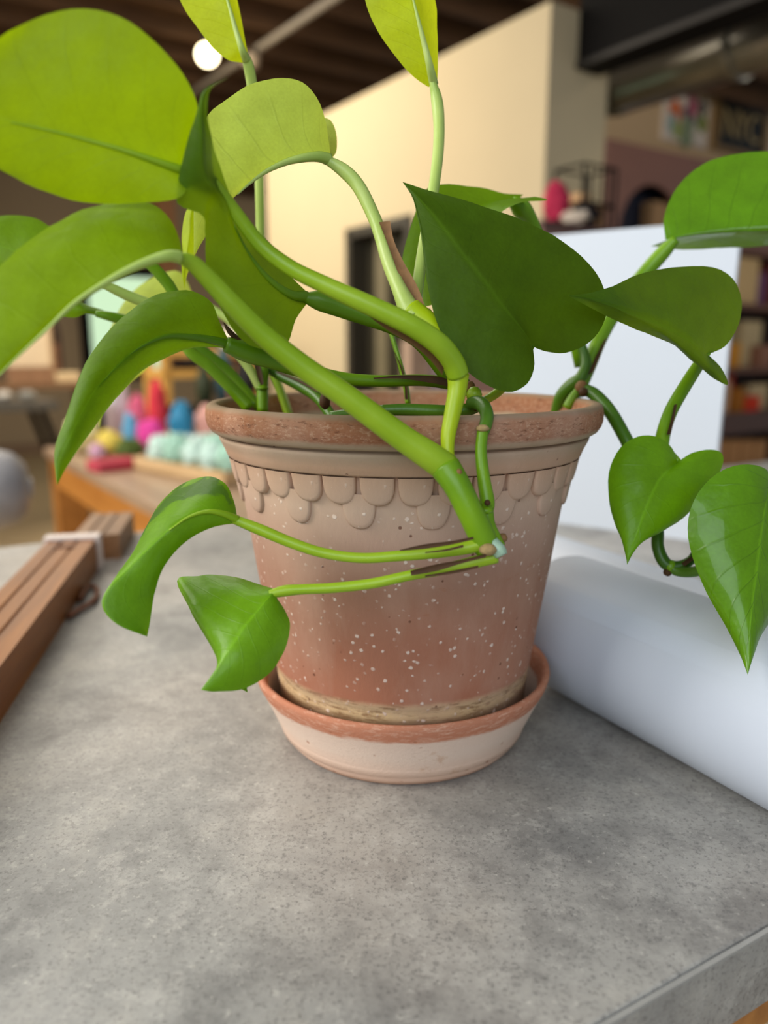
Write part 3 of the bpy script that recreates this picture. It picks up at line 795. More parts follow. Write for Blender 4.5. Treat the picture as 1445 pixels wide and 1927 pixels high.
L20 = leaf([((190,528,.376),(190,532,.374),(190,538,.376)),((168,512,.379),(166,534,.373),(172,548,.378)),((136,508,.380),(138,540,.373),(140,560,.378)),((104,528,.378),(108,552,.373),(112,570,.376)),((78,584,.374),(78,584,.374),(78,584,.374))], LM['pale'], .5, .001, n=20, m=11)
stem('petiole', [(470,768,.40,13),(440,735,.398,12),(395,690,.394,11.5),(350,650,.390,11),(330,560,.385,11),(300,515,.380,11),(262,480,.375,10)], SM['green'], L19, 36)
stem('petiole', [(490,732,.40,9),(470,695,.398,9),(440,660,.396,9),(380,615,.392,10),(300,580,.386,10),(240,556,.380,10),(190,532,.374,8)], SM['pale'], L20, 36)

# ---- vines
stem('vine', [(916,1036,.292,22),(908,1012,.291,25),(884,962,.289,25),(860,914,.289,26),(838,880,.291,29)], SM['green'], root, 30, 16)
stem('vine', [(847,880,.294,15),(843,855,.296,12),(843,820,.297,14),(852,775,.298,16),(860,735,.299,18),(862,704,.299,21)], SM['lime'], root, 30, 16)
stem('vine', [(856,700,.310,18),(840,655,.314,20),(815,620,.318,23),(785,596,.322,25),(772,584,.323,24)], SM['lime'], root, 24, 16)
stem('vine', [(715,772,.325,10),(760,771,.325,11.5),(810,773,.325,12),(860,774,.326,12),(892,766,.327,13),(896,752,.327,16)], SM['deep'], root, 30, 14)
stem('vine', [(622,782,.332,8),(660,778,.329,9),(700,774,.327,9)], SM['deep'], root, 12)
stem('vine', [(888,758,.322,13),(904,760,.315,14),(915,775,.308,13),(915,795,.304,12.5),(909,812,.301,12)], SM['deep'], root, 24, 14)
stem('vine', [(908,812,.301,11),(905,850,.299,11),(910,900,.297,12.5),(917,945,.296,14),(914,962,.295,13)], SM['green'], root, 26, 14)
stem('vine', [(915,952,.295,13),(918,985,.295,13.5),(928,1010,.295,14),(938,1030,.295,14)], SM['green'], root, 20, 14)
stem('vine', [(1048,780,.43,13),(1056,748,.424,13),(1074,726,.419,13),(1092,712,.416,12),(1102,690,.416,10.5),(1100,668,.417,9),(1092,645,.418,8)], SM['deep'], root, 34, 14)
stem('vine', [(1092,730,.412,11),(1118,742,.405,12),(1146,772,.398,12.5),(1170,812,.392,12.5),(1188,850,.388,12.5),(1215,930,.384,12),(1236,990,.382,11.5),(1238,1030,.380,11.5),(1252,1060,.378,12),(1275,1066,.376,11),(1300,1054,.374,9),(1316,1030,.372,9)], SM['deep'], root, 80, 14)
stem('petiole', [(1258,1066,.377,9),(1280,1076,.374,10),(1320,1072,.366,10),(1370,1040,.356,10),(1420,960,.348,10),(1452,902,.344,7)], SM['deep'], L16, 40)
stem('petiole', [(1066,768,.415,9),(1078,748,.414,9),(1092,732,.413,8)], SM['green'], root, 10)
stem('petiole', [(1246,845,.385,8),(1262,856,.376,8),(1276,868,.367,6)], SM['green'], L15, 12)
stem('vine', [(494,775,.40,11),(494,750,.40,11),(494,728,.40,11),(496,690,.398,10),(496,660,.397,9)], SM['green'], root, 16)
stem('petiole', [(768,760,.385,11),(764,730,.385,11),(752,680,.386,10),(740,640,.387,9),(728,600,.388,9)], SM['green'], L12, 24, 10, .5)
stem('vine', [(498,690,.405,8),(530,708,.400,10),(570,728,.392,12),(600,750,.385,11),(628,790,.378,10)], SM['deep'], root, 24)
stem('vine', [(545,790,.43,7),(530,745,.43,7),(512,700,.43,7)], SM['peti'], root, 14)

# ---- dry sheaths, scars, buds, nodes
def strip(name, st, mat, parent, n=20, lift=.0):
    """st: (x0,y0,x1,y1,depth) pairs across a thin curled strip"""
    a = catmull([(s[0], s[1], s[4]) for s in st], n); b_ = catmull([(s[2], s[3], s[4]) for s in st], n)
    V, F = [], []
    for i in range(n):
        A, B = P(*a[i]), P(*b_[i]); mid_ = (A+B)/2; w_ = (B-A).length
        V += [A, mid_ + (mid_-Vector((0, 0, CAM_H))).normalized()*w_*.25, B]
    for i in range(n-1):
        for k in range(2): F.append([i*3+k, i*3+k+1, i*3+k+4, i*3+k+3])
    return obj(name, V, F, mat, parent)
strip('sheath', [(713,418,734,416,.3285),(726,450,741,452,.327),(742,494,759,492,.325),(758,540,784,536,.3225),(770,575,798,572,.320),(784,594,800,584,.319)], SM['brown'], root)
strip('sheath', [(690,592,686,584,.288),(730,622,738,606,.290),(780,652,790,630,.293),(810,678,820,652,.296),(832,706,838,684,.299)], SM['brown'], root)
strip('sheath', [(780,820,776,830,.291),(812,838,800,850,.292),(834,850,822,868,.293),(846,862,838,882,.294)], SM['node'], root)
for st in ([(702,711,704,713,.326),(760,706,758,713,.3262),(820,708,818,722,.3262),(850,716,846,728,.3262)],
           [(752,1035,752,1037,.2865),(800,1024,800,1033,.2842),(850,1018,850,1025,.2832),(890,1010,892,1015,.2832)],
           [(800,1039,800,1041,.2845),(840,1033,840,1037,.2835),(872,1025,872,1030,.2828)],
           [(772,1074,774,1083,.2875),(820,1062,820,1075,.286),(870,1053,870,1060,.2850),(915,1042,915,1049,.2845)],
           [(800,1083,800,1086,.287),(850,1074,850,1080,.2858),(900,1064,900,1069,.2850)],
           [(742,662,744,664,.380),(752,690,756,690,.3795),(760,720,765,720,.379),(762,752,768,752,.379)],
           [(478,672,486,676,.396),(482,700,492,698,.395),(490,726,496,722,.394)],
           [(1136,640,1142,636,.418),(1118,676,1128,672,.414),(1106,706,1116,700,.411)],
           [(1268,762,1274,760,.372),(1262,790,1268,792,.374),(1254,818,1262,818,.377)],
           [(518,700,524,698,.398),(560,718,566,716,.388),(596,738,600,734,.380)],
           [(1282,1060,1288,1066,.371),(1296,1050,1302,1056,.369),(1304,1046,1309,1052,.368)]):
    strip('sheath_scar', st, SM['dkbrown'], root, 14)
def bud(x, y, d, r, mat, name='bud', sq=(1, 1, 1)):
    c_ = P(x, y, d); R_ = r*d/FPX
    v, f = ico(c_, (R_*sq[0], R_*sq[1], R_*sq[2]), 2, lambda q_: 1+.15*mnoise.noise(q_*3))
    return obj(name, v, f, mat, root)
bud(804, 590, .322, 10, SM['node']); bud(917, 946, .291, 6, SM['dkbrown']); bud(863, 889, .286, 7, SM['brown'])
bud(946, 1012, .296, 9, SM['brown']); bud(611, 755, .352, 15, SM['dkbrown'], 'bud', (.7, .7, 1.1)); bud(1098, 738, .406, 9, SM['dkbrown'])
bud(892, 742, .322, 15, SM['peti'], 'node'); bud(884, 728, .325, 11, SM['brown'], 'node'); bud(896, 766, .321, 8, SM['dkbrown'], 'bud')
bud(908, 806, .300, 13, SM['node'], 'node', (1, 1, .55)); bud(914, 960, .294, 14.5, SM['green'], 'node', (1, 1, .6)); bud(1094, 728, .410, 12, SM['brown'], 'node')
bud(494, 730, .398, 12, SM['green'], 'node', (1, 1, .4)); bud(1256, 1077, .3765, 8, SM['dkbrown']); bud(1262, 1066, .377, 13, SM['green'], 'node')
bud(918, 1034, .287, 17, SM['node'], 'node', (1, 1, .7))
stem('cut_stem_tip', [(925,1022,.290,15),(938,1036,.289,15),(944,1046,.2885,12)], SM['cut'], root, 10, 8)

#THINGS
# ------------------------------------------------------------------ paper rolls and white board on the counter
def roll(name, ground_pts, r, far_px, length, label, group=None, shift=0.0):
    a, b_ = [on_z(x, y, 0) for x, y in ground_pts]
    d = (a-b_); d.z = 0; d.normalize(); n_ = Vector((d.y, -d.x, 0)); shift += .006
    e = .55
    far = a + n_*(r*math.tan(e/2)+shift) + Zv*(r+.0004)
    e0 = empty(name, far - d*length/2 - Zv*(r+.0004), label, 'paper roll', group)
    # a sheet wound up: outer skin with its loose edge, and the coil seen at the ends
    n_t, turns = 36, 2.0
    side = n_; up = Zv
    V, F = [], []
    segs = 72
    for k, s in enumerate([0, .004, length*.33, length*.66, length-.004, length]):
        rr = r - (.0012 if k in (0, 5) else 0)
        for i in range(segs):
            a_ = 2*math.pi*i/segs
            V.append(far - d*s + side*(rr*math.cos(a_)) + up*(rr*math.sin(a_)))
    for k in range(5):
        for i in range(segs):
            j = (i+1) % segs
            F.append([k*segs+i, k*segs+j, (k+1)*segs+j, (k+1)*segs+i])
    obj('outer_sheet', V, F, M['white'], e0)
    # loose edge running along the roll
    V, F = [], []
    ea = math.radians(128)
    for s in (0.002, length-.002):
        for i in range(7):
            a_ = ea + i*.05; rr = r + .0005*(1-i/7)
            V.append(far - d*s + side*(rr*math.cos(a_)) + up*(rr*math.sin(a_)))
    for i in range(6): F.append([i, i+1, i+8, i+7])
    obj('loose_edge', V, F, M['white'], e0)
    # end: wound layers round a kraft core
    for end, sg in ((far - d*.0005, -1), (far - d*(length-.0005), 1)):
        V, F = [], []
        rs = [r-.001, r*.9, r*.88, r*.78, r*.76, r*.66, r*.64, r*.55]
        zs = [0, .0008, .0020, .0008, .0020, .0008, .0022, .0008]
        for rr, zz in zip(rs, zs):
            for i in range(segs):
                a_ = 2*math.pi*i/segs
                V.append(end + d*(sg*(zz)) + side*(rr*math.cos(a_)) + up*(rr*math.sin(a_)))
        for k in range(len(rs)-1):
            for i in range(segs):
                j = (i+1) % segs; F.append([k*segs+i, k*segs+j, (k+1)*segs+j, (k+1)*segs+i])
        obj('wound_end', V, F, M['white'], e0)
    V, F = [], []
    for k, (rr, s) in enumerate([(r*.55, .001), (r*.47, .001), (r*.47, length-.001), (r*.55, length-.001)]):
        for i in range(segs):
            a_ = 2*math.pi*i/segs; V.append(far - d*s + side*(rr*math.cos(a_)) + up*(rr*math.sin(a_)))
    for k in range(4):
        for i in range(segs):
            j = (i+1) % segs; k2 = (k+1) % 4; F.append([k*segs+i, k*segs+j, k2*segs+j, k2*segs+i])
    obj('core_tube', V, F, M['core'], e0)
    return d, n_, far
RR = .0415
d_, n_, far_ = roll('paper_roll', [(1010, 1290), (1445, 1540)], RR, None, .62, 'thick white paper roll lying on the counter right beside the terracotta pot')
# second, thinner roll behind the first
R2 = .032
c2 = far_ + n_*(RR+R2+.004) - Zv*(RR-R2) - d_*(-.16)
def roll_at(c, d, r, length, label):
    e0 = empty('paper_roll', c - d*length/2 - Zv*(r), label, 'paper roll')
    MB().tube([c, c-d*.003, c-d*(length-.003), c-d*length], [r-.001, r, r, r-.001], 64).build('outer_sheet', M['white'], e0, smooth=True)
    MB().tube([c+d*.0006, c-d*.004], r*.6, 32).build('core_tube', M['core'], e0)
roll_at(c2, d_, R2, .80, 'second white paper roll, mostly hidden behind the one beside the pot')

# white board standing on the counter
bl, br = on_z(930, 968, 0), on_z(1332, 1022, 0)
bd = (br-bl); bw = bd.length; bd.normalize(); bn = Vector((bd.y, -bd.x, 0))
top = on_plane(1352, 409, br, bn).z
lean = Vector((-bn.x*.06, -bn.y*.06, 1)).normalized()
cb = (bl+br)/2 + lean*(top/2) - bn*.006
board = empty('foam_board', (bl+br)/2, 'tall white board standing upright on the counter behind the pot', 'board')
MB().box(cb, bw, .0104, top, bd, lean.cross(bd), lean).build('board_core', plain('foam_core', (232, 236, 240), .8), board)
MB().box(cb + bn*.0055, bw, .0006, top, bd, lean.cross(bd), lean).build('front_sheet', M['board'], board)
MB().box(cb - bn*.0055, bw, .0006, top, bd, lean.cross(bd), lean).build('back_sheet', M['board'], board)
# easel strut holding it up
st0 = cb - bn*.008 + lean*(top*.2); st1 = (bl+br)/2 - bn*.13
MB().tube([st0, Vector((st1.x, st1.y, .006))], .006, 8).build('strut', M['core'], board)

# ------------------------------------------------------------------ wooden bars at the left
f0, f1 = on_z(190, 1062, 0), on_z(0, 1360, 0)
bdir = (f0-f1); bdir.z = 0; bdir.normalize(); bside = Vector((-bdir.y, bdir.x, 0))
barm = wood('bar_wood', (112, 62, 14), (156, 95, 30), bdir, 55, .42, 14)
BH, BW, BL = .030, .043, .62
def bar(c_far, w, h, l, label, z0=0.0):
    """a planed bar with two shallow grooves along its top"""
    prof_ = [(-w/2, 0), (-w/2, h), (-w*.22, h), (-w*.20, h-.0016), (-w*.16, h-.0016), (-w*.14, h), (w*.10, h), (w*.12, h-.0016), (w*.16, h-.0016), (w*.18, h), (w/2, h), (w/2, 0)]
    V, F = [], []
    m_ = len(prof_)
    for s in (0, l):
        for x, z in prof_: V.append(c_far - bdir*s - bside*x + Zv*(z+z0))
    for i in range(m_): F.append([i, (i+1) % m_, (i+1) % m_+m_, i+m_])
    F.append(list(range(m_))[::-1]); F.append(list(range(m_, 2*m_)))
    e0 = empty('wooden_bar', c_far - bdir*l/2 + Zv*z0, label, 'wooden bar')
    return e0, V, F
cf = f0 + bside*(BW/2)
e1, V, F = bar(cf, BW, BH, BL, 'orange brown wooden bar with a slot and grooves lying nearest on the counter')
obj('bar', V, F, barm, e1, smooth=False)
MB().box(cf - bdir*.045 + bside*.001 + Zv*(BH+.0001), .018, .009, .0008, bside, bdir, Zv).build('slot', plain('slot_shadowed_wood', (92, 52, 28), .8), e1)
# white band over the far end
bt = .0035
bandm = plain('white_strap', (222, 206, 196), .5, .03)
bb = MB()
bb.box(cf - bdir*.012 + Zv*(BH+bt/2), BW+2*bt, .016, bt, bside, bdir, Zv, .001)
for sg in (1, -1): bb.box(cf - bdir*.012 + bside*(sg*(BW/2+bt/2)) + Zv*(BH/2), bt, .016, BH, bside, bdir, Zv, .001)
tag(bb.build('strap', bandm), 'white strap looped over the far end of the grooved wooden bar', 'strap')
cf2 = cf + bdir*.125 - bside*.016
e2, V, F = bar(cf2, .044, .026, .108, 'short darker wooden block lying behind the strapped wooden bar')
obj('bar', V, F, wood('dark_bar_wood', (112, 78, 50), (148, 108, 72), bdir, 55, .45, 14), e2, smooth=False)
# leather cord loop
cl = [on_z(x, y, .0035) for x, y in ((150, 1128), (166, 1104), (182, 1108), (178, 1128), (150, 1146), (128, 1160))]
cl = [Vector(t_) for t_ in catmull(cl, 30)]
# start and end at the bar's foot
V, F = tube_geo(cl, .0022, 8)
tag(obj('leather_cord', V, F, plain('brown_leather', (110, 62, 34), .6, .2, 200)), 'brown leather cord loop on the counter beside the grooved wooden bar', 'cord')

# ------------------------------------------------------------------ shop behind, left: display table and goods
TZ = CAM_H - .38
orange = wood('orange_table_wood', (168, 104, 36), (206, 140, 62), U, 14, .5)
orange_dark = wood('table_leg_wood', (150, 96, 38), (186, 124, 56), (0.01, 1), 14, .5)
ttop_m = wood('worn_table_top', (150, 122, 98), (184, 156, 128), U, 14, .35)
tc = on_z(82, 842, TZ)
tu, tv = tc.dot(U), tc.dot(Vv)
TL, TW = 2.1, .90
dt = empty('display_table', W(tu-TL/2, tv+TW/2, FLOOR), 'honey wood display table with a thick square leg, covered in colourful goods', 'table')
slab('table_top', tu-TL, tu, tv, tv+TW, TZ-.035, TZ, ttop_m, dt, .004)
slab('apron', tu-TL+.04, tu-.04, tv+.012, tv+.04, TZ-.135, TZ-.035, orange, dt)
slab('apron', tu-.05, tu-.02, tv+.04, tv+TW-.04, TZ-.135, TZ-.035, orange, dt)
for a in (tu-.125, tu-TL+.015):
    for c in (tv+.012, tv+TW-.125): slab('leg', a, a+.11, c, c+.11, FLOOR, TZ-.035, orange_dark, dt)

def ruffle(seed, amp, fr):
    o_ = Vector((seed*3.1, seed*1.7, seed*.9))
    return lambda n_: 1 + amp*mnoise.turbulence(n_*fr+o_, 3, False)
def blob(name, x, y, rad, mat, label, cat, group=None, z=None, seed=1, amp=.35, fr=2.2, sq=(1, 1, 1), sub=4, gap=0.0):
    g_ = on_z(x, y, TZ if z is None else z) if not isinstance(x, Vector) else x
    R_ = (rad*sq[0], rad*sq[1], rad*sq[2])
    v, f = ico(g_, R_, sub, ruffle(seed, amp, fr))
    lo = min(q_.z for q_ in v); zt = (TZ if z is None else z)+gap
    v = [q_ + Zv*(zt-lo) for q_ in v]
    return tag(obj(name, v, f, mat), label, cat, group)
def cl_(n, rgb, r=.8): return plain(n, rgb, r, .12, 30, .2)
mint = cl_('mint_tissue', (206, 236, 220)); mint2 = cl_('deep_mint_tissue', (176, 216, 196))
traym = wood('tray_wood', (196, 160, 112), (226, 194, 146), U, 20, .5)
# shallow tray with mint tissue flowers
ta, tb = on_z(258, 884, TZ), on_z(428, 918, TZ)
tcn = (ta+tb)/2
tdir = (tb-ta); tdir.z = 0; tl = tdir.length; tdir.normalize(); tn = Vector((-tdir.y, tdir.x, 0))
tray = empty('wooden_tray', Vector((tcn.x, tcn.y, TZ))+tn*.09, 'pale wooden tray on the display table holding mint green tissue flowers', 'tray')
tc0 = Vector((tcn.x, tcn.y, TZ)) + tn*.10
MB().box(tc0+Zv*.006, tl, .22, .012, tdir, tn, Zv).build('tray_base', traym, tray)
for sg in (-1, 1):
    MB().box(tc0+tn*(sg*.105)+Zv*.022, tl, .01, .044, tdir, tn, Zv).build('tray_side', traym, tray)
    MB().box(tc0+tdir*(sg*(tl/2-.005))+Zv*.022, .01, .20, .044, tdir, tn, Zv).build('tray_side', traym, tray)
k = 0
for i in range(5):
    for j in range(2):
        k += 1
        c_ = tc0 + tdir*(-tl/2 + tl*(i+.55)/5.1) + tn*(-.044+.092*j)
        blob('tissue_flower', c_, 0, .054-.004*(k % 3), mint if k % 3 else mint2, ('deep mint' if k % 3 == 0 else 'pale mint') + ' crumpled tissue flower, ' + ('front' if j == 0 else 'back') + ' row, ' + ('leftmost', 'second from left', 'middle', 'second from right', 'rightmost')[i] + ' in the wooden tray', 'flower', 'mint tissue flowers in the tray', TZ+.0125, k, .5, 3.2, (.70, .60, .85))
# folded cloths, toys and boxes behind the tray
def rbox(name, x, y, sx, sy, sz, mat, label, cat, z=None, group=None, ang=0, up=0.0):
    g_ = on_z(x, y, TZ if z is None else z); c_, s_ = math.cos(ang), math.sin(ang)
    ax, ay = Vv*c_+U*s_, U*c_-Vv*s_
    return tag(MB().box(g_+Zv*(sz/2+up), sx, sy, sz, ax, ay, Zv, min(sx, sy, sz)*.18).build(name, mat, smooth=True), label, cat, group)
rbox('folded_cloth', 214, 884, .14, .09, .035, cl_('dusty_red_cloth', (186, 70, 84)), 'folded dusty red cloth at the edge of the display table', 'cloth', None, None, .2)
blob('knitted_toy', 208, 858, .042, cl_('yellow_wool', (232, 206, 96)), 'small yellow knitted toy beside the folded red cloth', 'toy', seed=21, amp=.25, sq=(1.1, .8, 1))
blob('moss_ball', 246, 862, .036, cl_('moss_green', (86, 104, 50)), 'dark green mossy ball behind the mint tissue flowers', 'decoration', seed=22, amp=.4, sq=(1.3, .8, .9))
blob('paper_pompom', 158, 852, .058, cl_('cream_yellow_paper', (244, 226, 168)), 'cream yellow paper pompom near the far end of the display table', 'decoration', seed=23, amp=.3, sq=(1, .9, 1.1))
blob('fabric_rose', 184, 862, .026, cl_('lilac_pink', (220, 176, 200)), 'lilac pink fabric rose beside the cream yellow pompom', 'flower', seed=24, amp=.4)
blob('plush_toy', 286, 853, .056, cl_('magenta_plush', (226, 74, 160)), 'bright magenta plush toy in the middle of the display table', 'toy', seed=25, amp=.2, sq=(.95, .8, 1.1))
blob('plush_toy', 326, 853, .034, cl_('rose_plush', (218, 120, 150)), 'small rose pink plush toy right of the magenta plush toy', 'toy', seed=26, amp=.2)
blob('plush_toy', 248, 848, .038, cl_('sky_plush', (104, 176, 214)), 'sky blue plush toy left of the magenta plush toy', 'toy', seed=27, amp=.2, sq=(.75, .6, 1.8))
blob('gift_bag', 344, 836, .062, cl_('blue_foil', (52, 140, 182), .35), 'deep blue glossy bag behind the magenta plush toy', 'bag', seed=28, amp=.3, sq=(.8, .5, 1.3))
blob('plush_toy', 263, 834, .075, cl_('coral_pink_plush', (238, 112, 146)), 'tall coral pink plush toy standing at the back of the display table', 'toy', seed=29, amp=.15, sq=(.5, .45, 1.25))
blob('plush_toy', 301, 834, .085, cl_('red_plush', (222, 62, 76)), 'tall red plush toy right of the coral pink plush toy', 'toy', seed=30, amp=.15, sq=(.44, .42, 1.4))
blob('plush_toy', 392, 834, .06, cl_('peach_plush', (226, 172, 160)), 'peach coloured plush toy between the blue bag and the terracotta pot', 'toy', seed=31, amp=.2, sq=(.8, .6, 1.25))
rbox('gift_box', 398, 850, .15, .06, .065, cl_('pale_grey_card', (206, 212, 220)), 'pale grey gift box behind the mint tissue flowers', 'box', None, None, .1)
rbox('gift_box', 227, 834, .07, .05, .33, cl_('white_card', (238, 232, 240)), 'tall white gift box behind the sky blue plush toy', 'box', None, None, .1)
rbox('gift_box', 206, 840, .04, .04, .17, cl_('blush_card', (232, 206, 204)), 'narrow blush pink box beside the tall white gift box', 'box', None, None, .1)
rbox('storage_box', 186, 842, .045, .05, .15, dark_m, 'black box standing left of the blush pink box', 'box')
# yellow wooden shelf behind
ysm = wood('yellow_pine', (212, 156, 74), (240, 190, 104), Vv, 20, .5)
yc = P(360, 700, 4.4); yu, yv = yc.dot(U), yc.dot(Vv)
sh = empty('pine_shelf', W(yu, yv, FLOOR), 'yellow pine ladder shelf standing behind the display table', 'shelf')
ztop = P(300, 656, 4.4).z; zmid = P(300, 694, 4.4).z
for a in (yv-.20, yv+.36):
    for c in (yu-.15, yu+.15): slab('post', c-.02, c+.02, a-.022, a+.022, FLOOR, ztop, ysm, sh)
for z0 in (ztop, zmid, zmid-.30, zmid-.62): slab('shelf_board', yu-.17, yu+.17, yv-.22, yv+.40, z0-.045, z0, ysm, sh)
def on_shelf(name, v, sx, sy, sz, z, rgb, label, cat, u=None):
    m_ = cl_(name + '_' + '_'.join(label.split()[:3]), rgb)
    return tag(MB().box(W((yu if u is None else u), v, z+.001+sz/2), sx, sy, sz, Vv, U, Zv, min(sx, sy)*.15).build(name, m_, smooth=True), label, cat)
on_shelf('storage_tin', yv-.02, .22, .2, .05, zmid, (70, 72, 84), 'slate grey tin on the middle board of the pine shelf', 'tin')
on_shelf('storage_box', yv+.22, .14, .2, .055, zmid, (160, 130, 110), 'tan box on the middle board of the pine shelf', 'box')
on_shelf('storage_tin', yv-.0, .24, .2, .09, zmid-.30, (48, 58, 70), 'navy tin on the lower board of the pine shelf', 'tin')
on_shelf('ceramic_jar', yv+.22, .12, .12, .13, zmid-.30, (196, 180, 156), 'cream jar on the lower board of the pine shelf', 'jar')
on_shelf('storage_box', yv+.10, .42, .22, .16, zmid-.62, (40, 52, 42), 'dark green box on the lowest board of the pine shelf', 'box')
on_shelf('storage_box', yv+.28, .12, .2, .11, ztop, (206, 204, 196), 'pale box on the top board of the pine shelf', 'box')
# dark planters and a grey vase to the right of the pine shelf
def planter(x, y, d, r, h, rgb, label, cat):
    c_ = P(x, y, d)
    V, F = lathe([(0, 0), (r*.7, 0), (r*.95, h*.3), (r, h*.6), (r*.8, h*.9), (r*.85, h), (r*.72, h), (r*.6, h*.7), (0, h*.65)], 32, (c_.x, c_.y), c_.z)
    return tag(obj('floor_vase', V, F, cl_('vase_glaze_%d' % x, rgb, .4)), label, cat)
pl = empty('plant_bench', on_z(440, 930, FLOOR), 'low dark bench under the tall vases behind the display table', 'bench')
bc_ = P(430, 765, 4.0)
slab('bench_top', bc_.dot(U)-.25, bc_.dot(U)+.25, bc_.dot(Vv)-.25, bc_.dot(Vv)+.55, bc_.z-.05, bc_.z, dark_m, pl)
for a in (-.2, .2):
    for c in (-.2, .5): slab('leg', bc_.dot(U)+a-.02, bc_.dot(U)+a+.02, bc_.dot(Vv)+c-.02, bc_.dot(Vv)+c+.02, FLOOR, bc_.z-.05, dark_m, pl)
for x, r, h, rgb, lb in ((386, .045, .22, (58, 66, 46), 'mossy green vase on the dark bench'), (424, .055, .30, (64, 96, 104), 'teal vase on the dark bench'), (464, .06, .26, (44, 42, 40), 'charcoal vase on the dark bench'), (442, .04, .14, (120, 84, 58), 'small brown vase on the dark bench')):
    g_ = on_plane(x, 760, bc_ - (U*.10 if h < .2 else U*(-.05)), U); cc = Vector((g_.x, g_.y, bc_.z))
    V, F = lathe([(0, 0), (r*.6, 0), (r, h*.35), (r*.9, h*.65), (r*.45, h*.88), (r*.55, h), (r*.4, h), (r*.3, h*.8), (0, h*.7)], 28, (cc.x, cc.y), cc.z)
    tag(obj('vase', V, F, cl_('glaze_%d' % x, rgb, .4)), lb, 'vase')

# far left: dark side table, cream panels, slatted crate, arched mirror
gz = P(40, 752, 4.6)
gt = empty('side_table', Vector((gz.x, gz.y, FLOOR)), 'dark side table with splayed legs at the far left of the shop', 'table')
gu, gv = gz.dot(U), gz.dot(Vv)
slab('table_top', gu-.25, gu+.25, gv-.7, gv+.16, gz.z-.05, gz.z, plain('dark_grey_metal', (84, 82, 76), .4), gt)
for a, c in ((-.2, .12), (.2, .12), (-.2, -.65), (.2, -.65)):
    MB().tube([W(gu+a, gv+c-.05, gz.z-.05), W(gu+a*1.1, gv+c+.22, FLOOR)], .022, 8).build('leg', dark_m, gt)
for i, (dv, s, rgb, lb) in enumerate(((-.10, .034, (206, 200, 190), 'pale grey crumpled wrap on the dark side table'), (.03, .036, (150, 148, 140), 'grey crumpled wrap on the dark side table'), (-.22, .036, (232, 226, 214), 'white crumpled wrap on the dark side table'))):
    blob('crumpled_wrap', W(gu-.05, gv+dv, 0), 0, s, cl_('wrap_%d' % i, rgb), lb, 'wrap', None, gz.z, 40+i, .4, 3, (1.3, 1, .7))
# a bench behind it carries the crate and panels
cu = gu+.55
kz = P(60, 722, 5.0).z
kb = empty('console', W(cu+.05, gv+.1, FLOOR), 'brown console behind the dark side table, carrying a slatted crate', 'console')
slab('console_top', cu-.12, cu+.30, gv-.6, gv+.55, kz-.04, kz, plain('brown_console', (122, 92, 64), .6), kb)
for c in (-.55, .5):
    for a in (-.08, .26): slab('leg', cu+a-.025, cu+a+.025, gv+c-.025, gv+c+.025, FLOOR, kz-.04, bpy.data.materials['brown_console'], kb)
def conv(x): return on_plane(x, 700, W(cu, 0, 0), U).dot(Vv)
def conz(y, x=60): return on_plane(x, y, W(cu, 0, 0), U).z
crate = empty('slatted_crate', W(cu, (conv(20)+conv(98))/2, kz), 'brown crate with upright slats standing on the console', 'crate')
cz = conz(690)
slm = wood('crate_wood', (138, 100, 72), (172, 132, 98), (0, .1), 20, .7)
nsl = 8; v0_, v1_ = conv(18), conv(98)
for i in range(nsl):
    vv_ = v0_ + (v1_-v0_)*(i+.5)/nsl
    slab('slat', cu-.008, cu+.008, vv_-.022, vv_+.022, kz, cz, slm, crate)
slab('crate_rail', cu+.008, cu+.022, v0_, v1_, kz+.01, kz+.03, slm, crate)
slab('crate_rail', cu+.008, cu+.022, v0_, v1_, cz-.03, cz-.01, slm, crate)
slab('crate_back', cu+.14, cu+.155, v0_, v1_, kz, cz, slm, crate)
pn = empty('sign_panel', W(cu+.06, (v0_+v1_)/2, cz), 'cream panel standing above the slatted crate', 'panel')
slab('panel_sheet', cu+.03, cu+.05, v0_, v1_, kz+.0, conz(600), plain('cream_panel', (232, 208, 174), .7), pn)
slab('panel_frame', cu+.02, cu+.055, v1_, v1_+.02, kz, conz(600), plain('panel_frame_wood', (190, 160, 120), .6), pn)
slab('panel_base', cu+.052, cu+.12, v0_, v1_, kz, kz+.02, bpy.data.materials['panel_frame_wood'], pn)
tag(slab('card_box', cu-.02, cu+.13, conv(104), conv(150), kz, conz(702), plain('cream_card', (222, 196, 152), .7), None, .01), 'cream card box right of the slatted crate', 'box')
mz = conz(594)
mr = empty('arched_mirror', W(cu+.2, conv(116), conz(700)), 'small dark arched mirror leaning behind the cream card box', 'mirror')
V, F = [], []
mw = (conv(131)-conv(104))/2; mc = conv(117)
out_ = [(-mw, 0), (-mw, .6)] + [(-mw*math.cos(a_*math.pi/12), .6+.4*math.sin(a_*math.pi/12)) for a_ in range(1, 12)] + [(mw, .6), (mw, 0)]
mh = mz-kz
for dd in (0, .02):
    for x, t_ in out_: V.append(W(cu+.17+dd, mc+x, kz+t_*mh))
no = len(out_)
F = [list(range(no)), list(range(no, 2*no))[::-1]] + [[i, (i+1) % no, (i+1) % no+no, i+no] for i in range(no)]
obj('mirror_frame', V, F, plain('mirror_frame_dark', (52, 38, 34), .4), mr, smooth=False)
slab('mirror_glass', cu+.164, cu+.169, mc-mw*.55, mc+mw*.55, kz+mh*.12, kz+mh*.6, plain('mirror_glass_dusk', (132, 96, 78), .15, .3, 8, .6), mr)

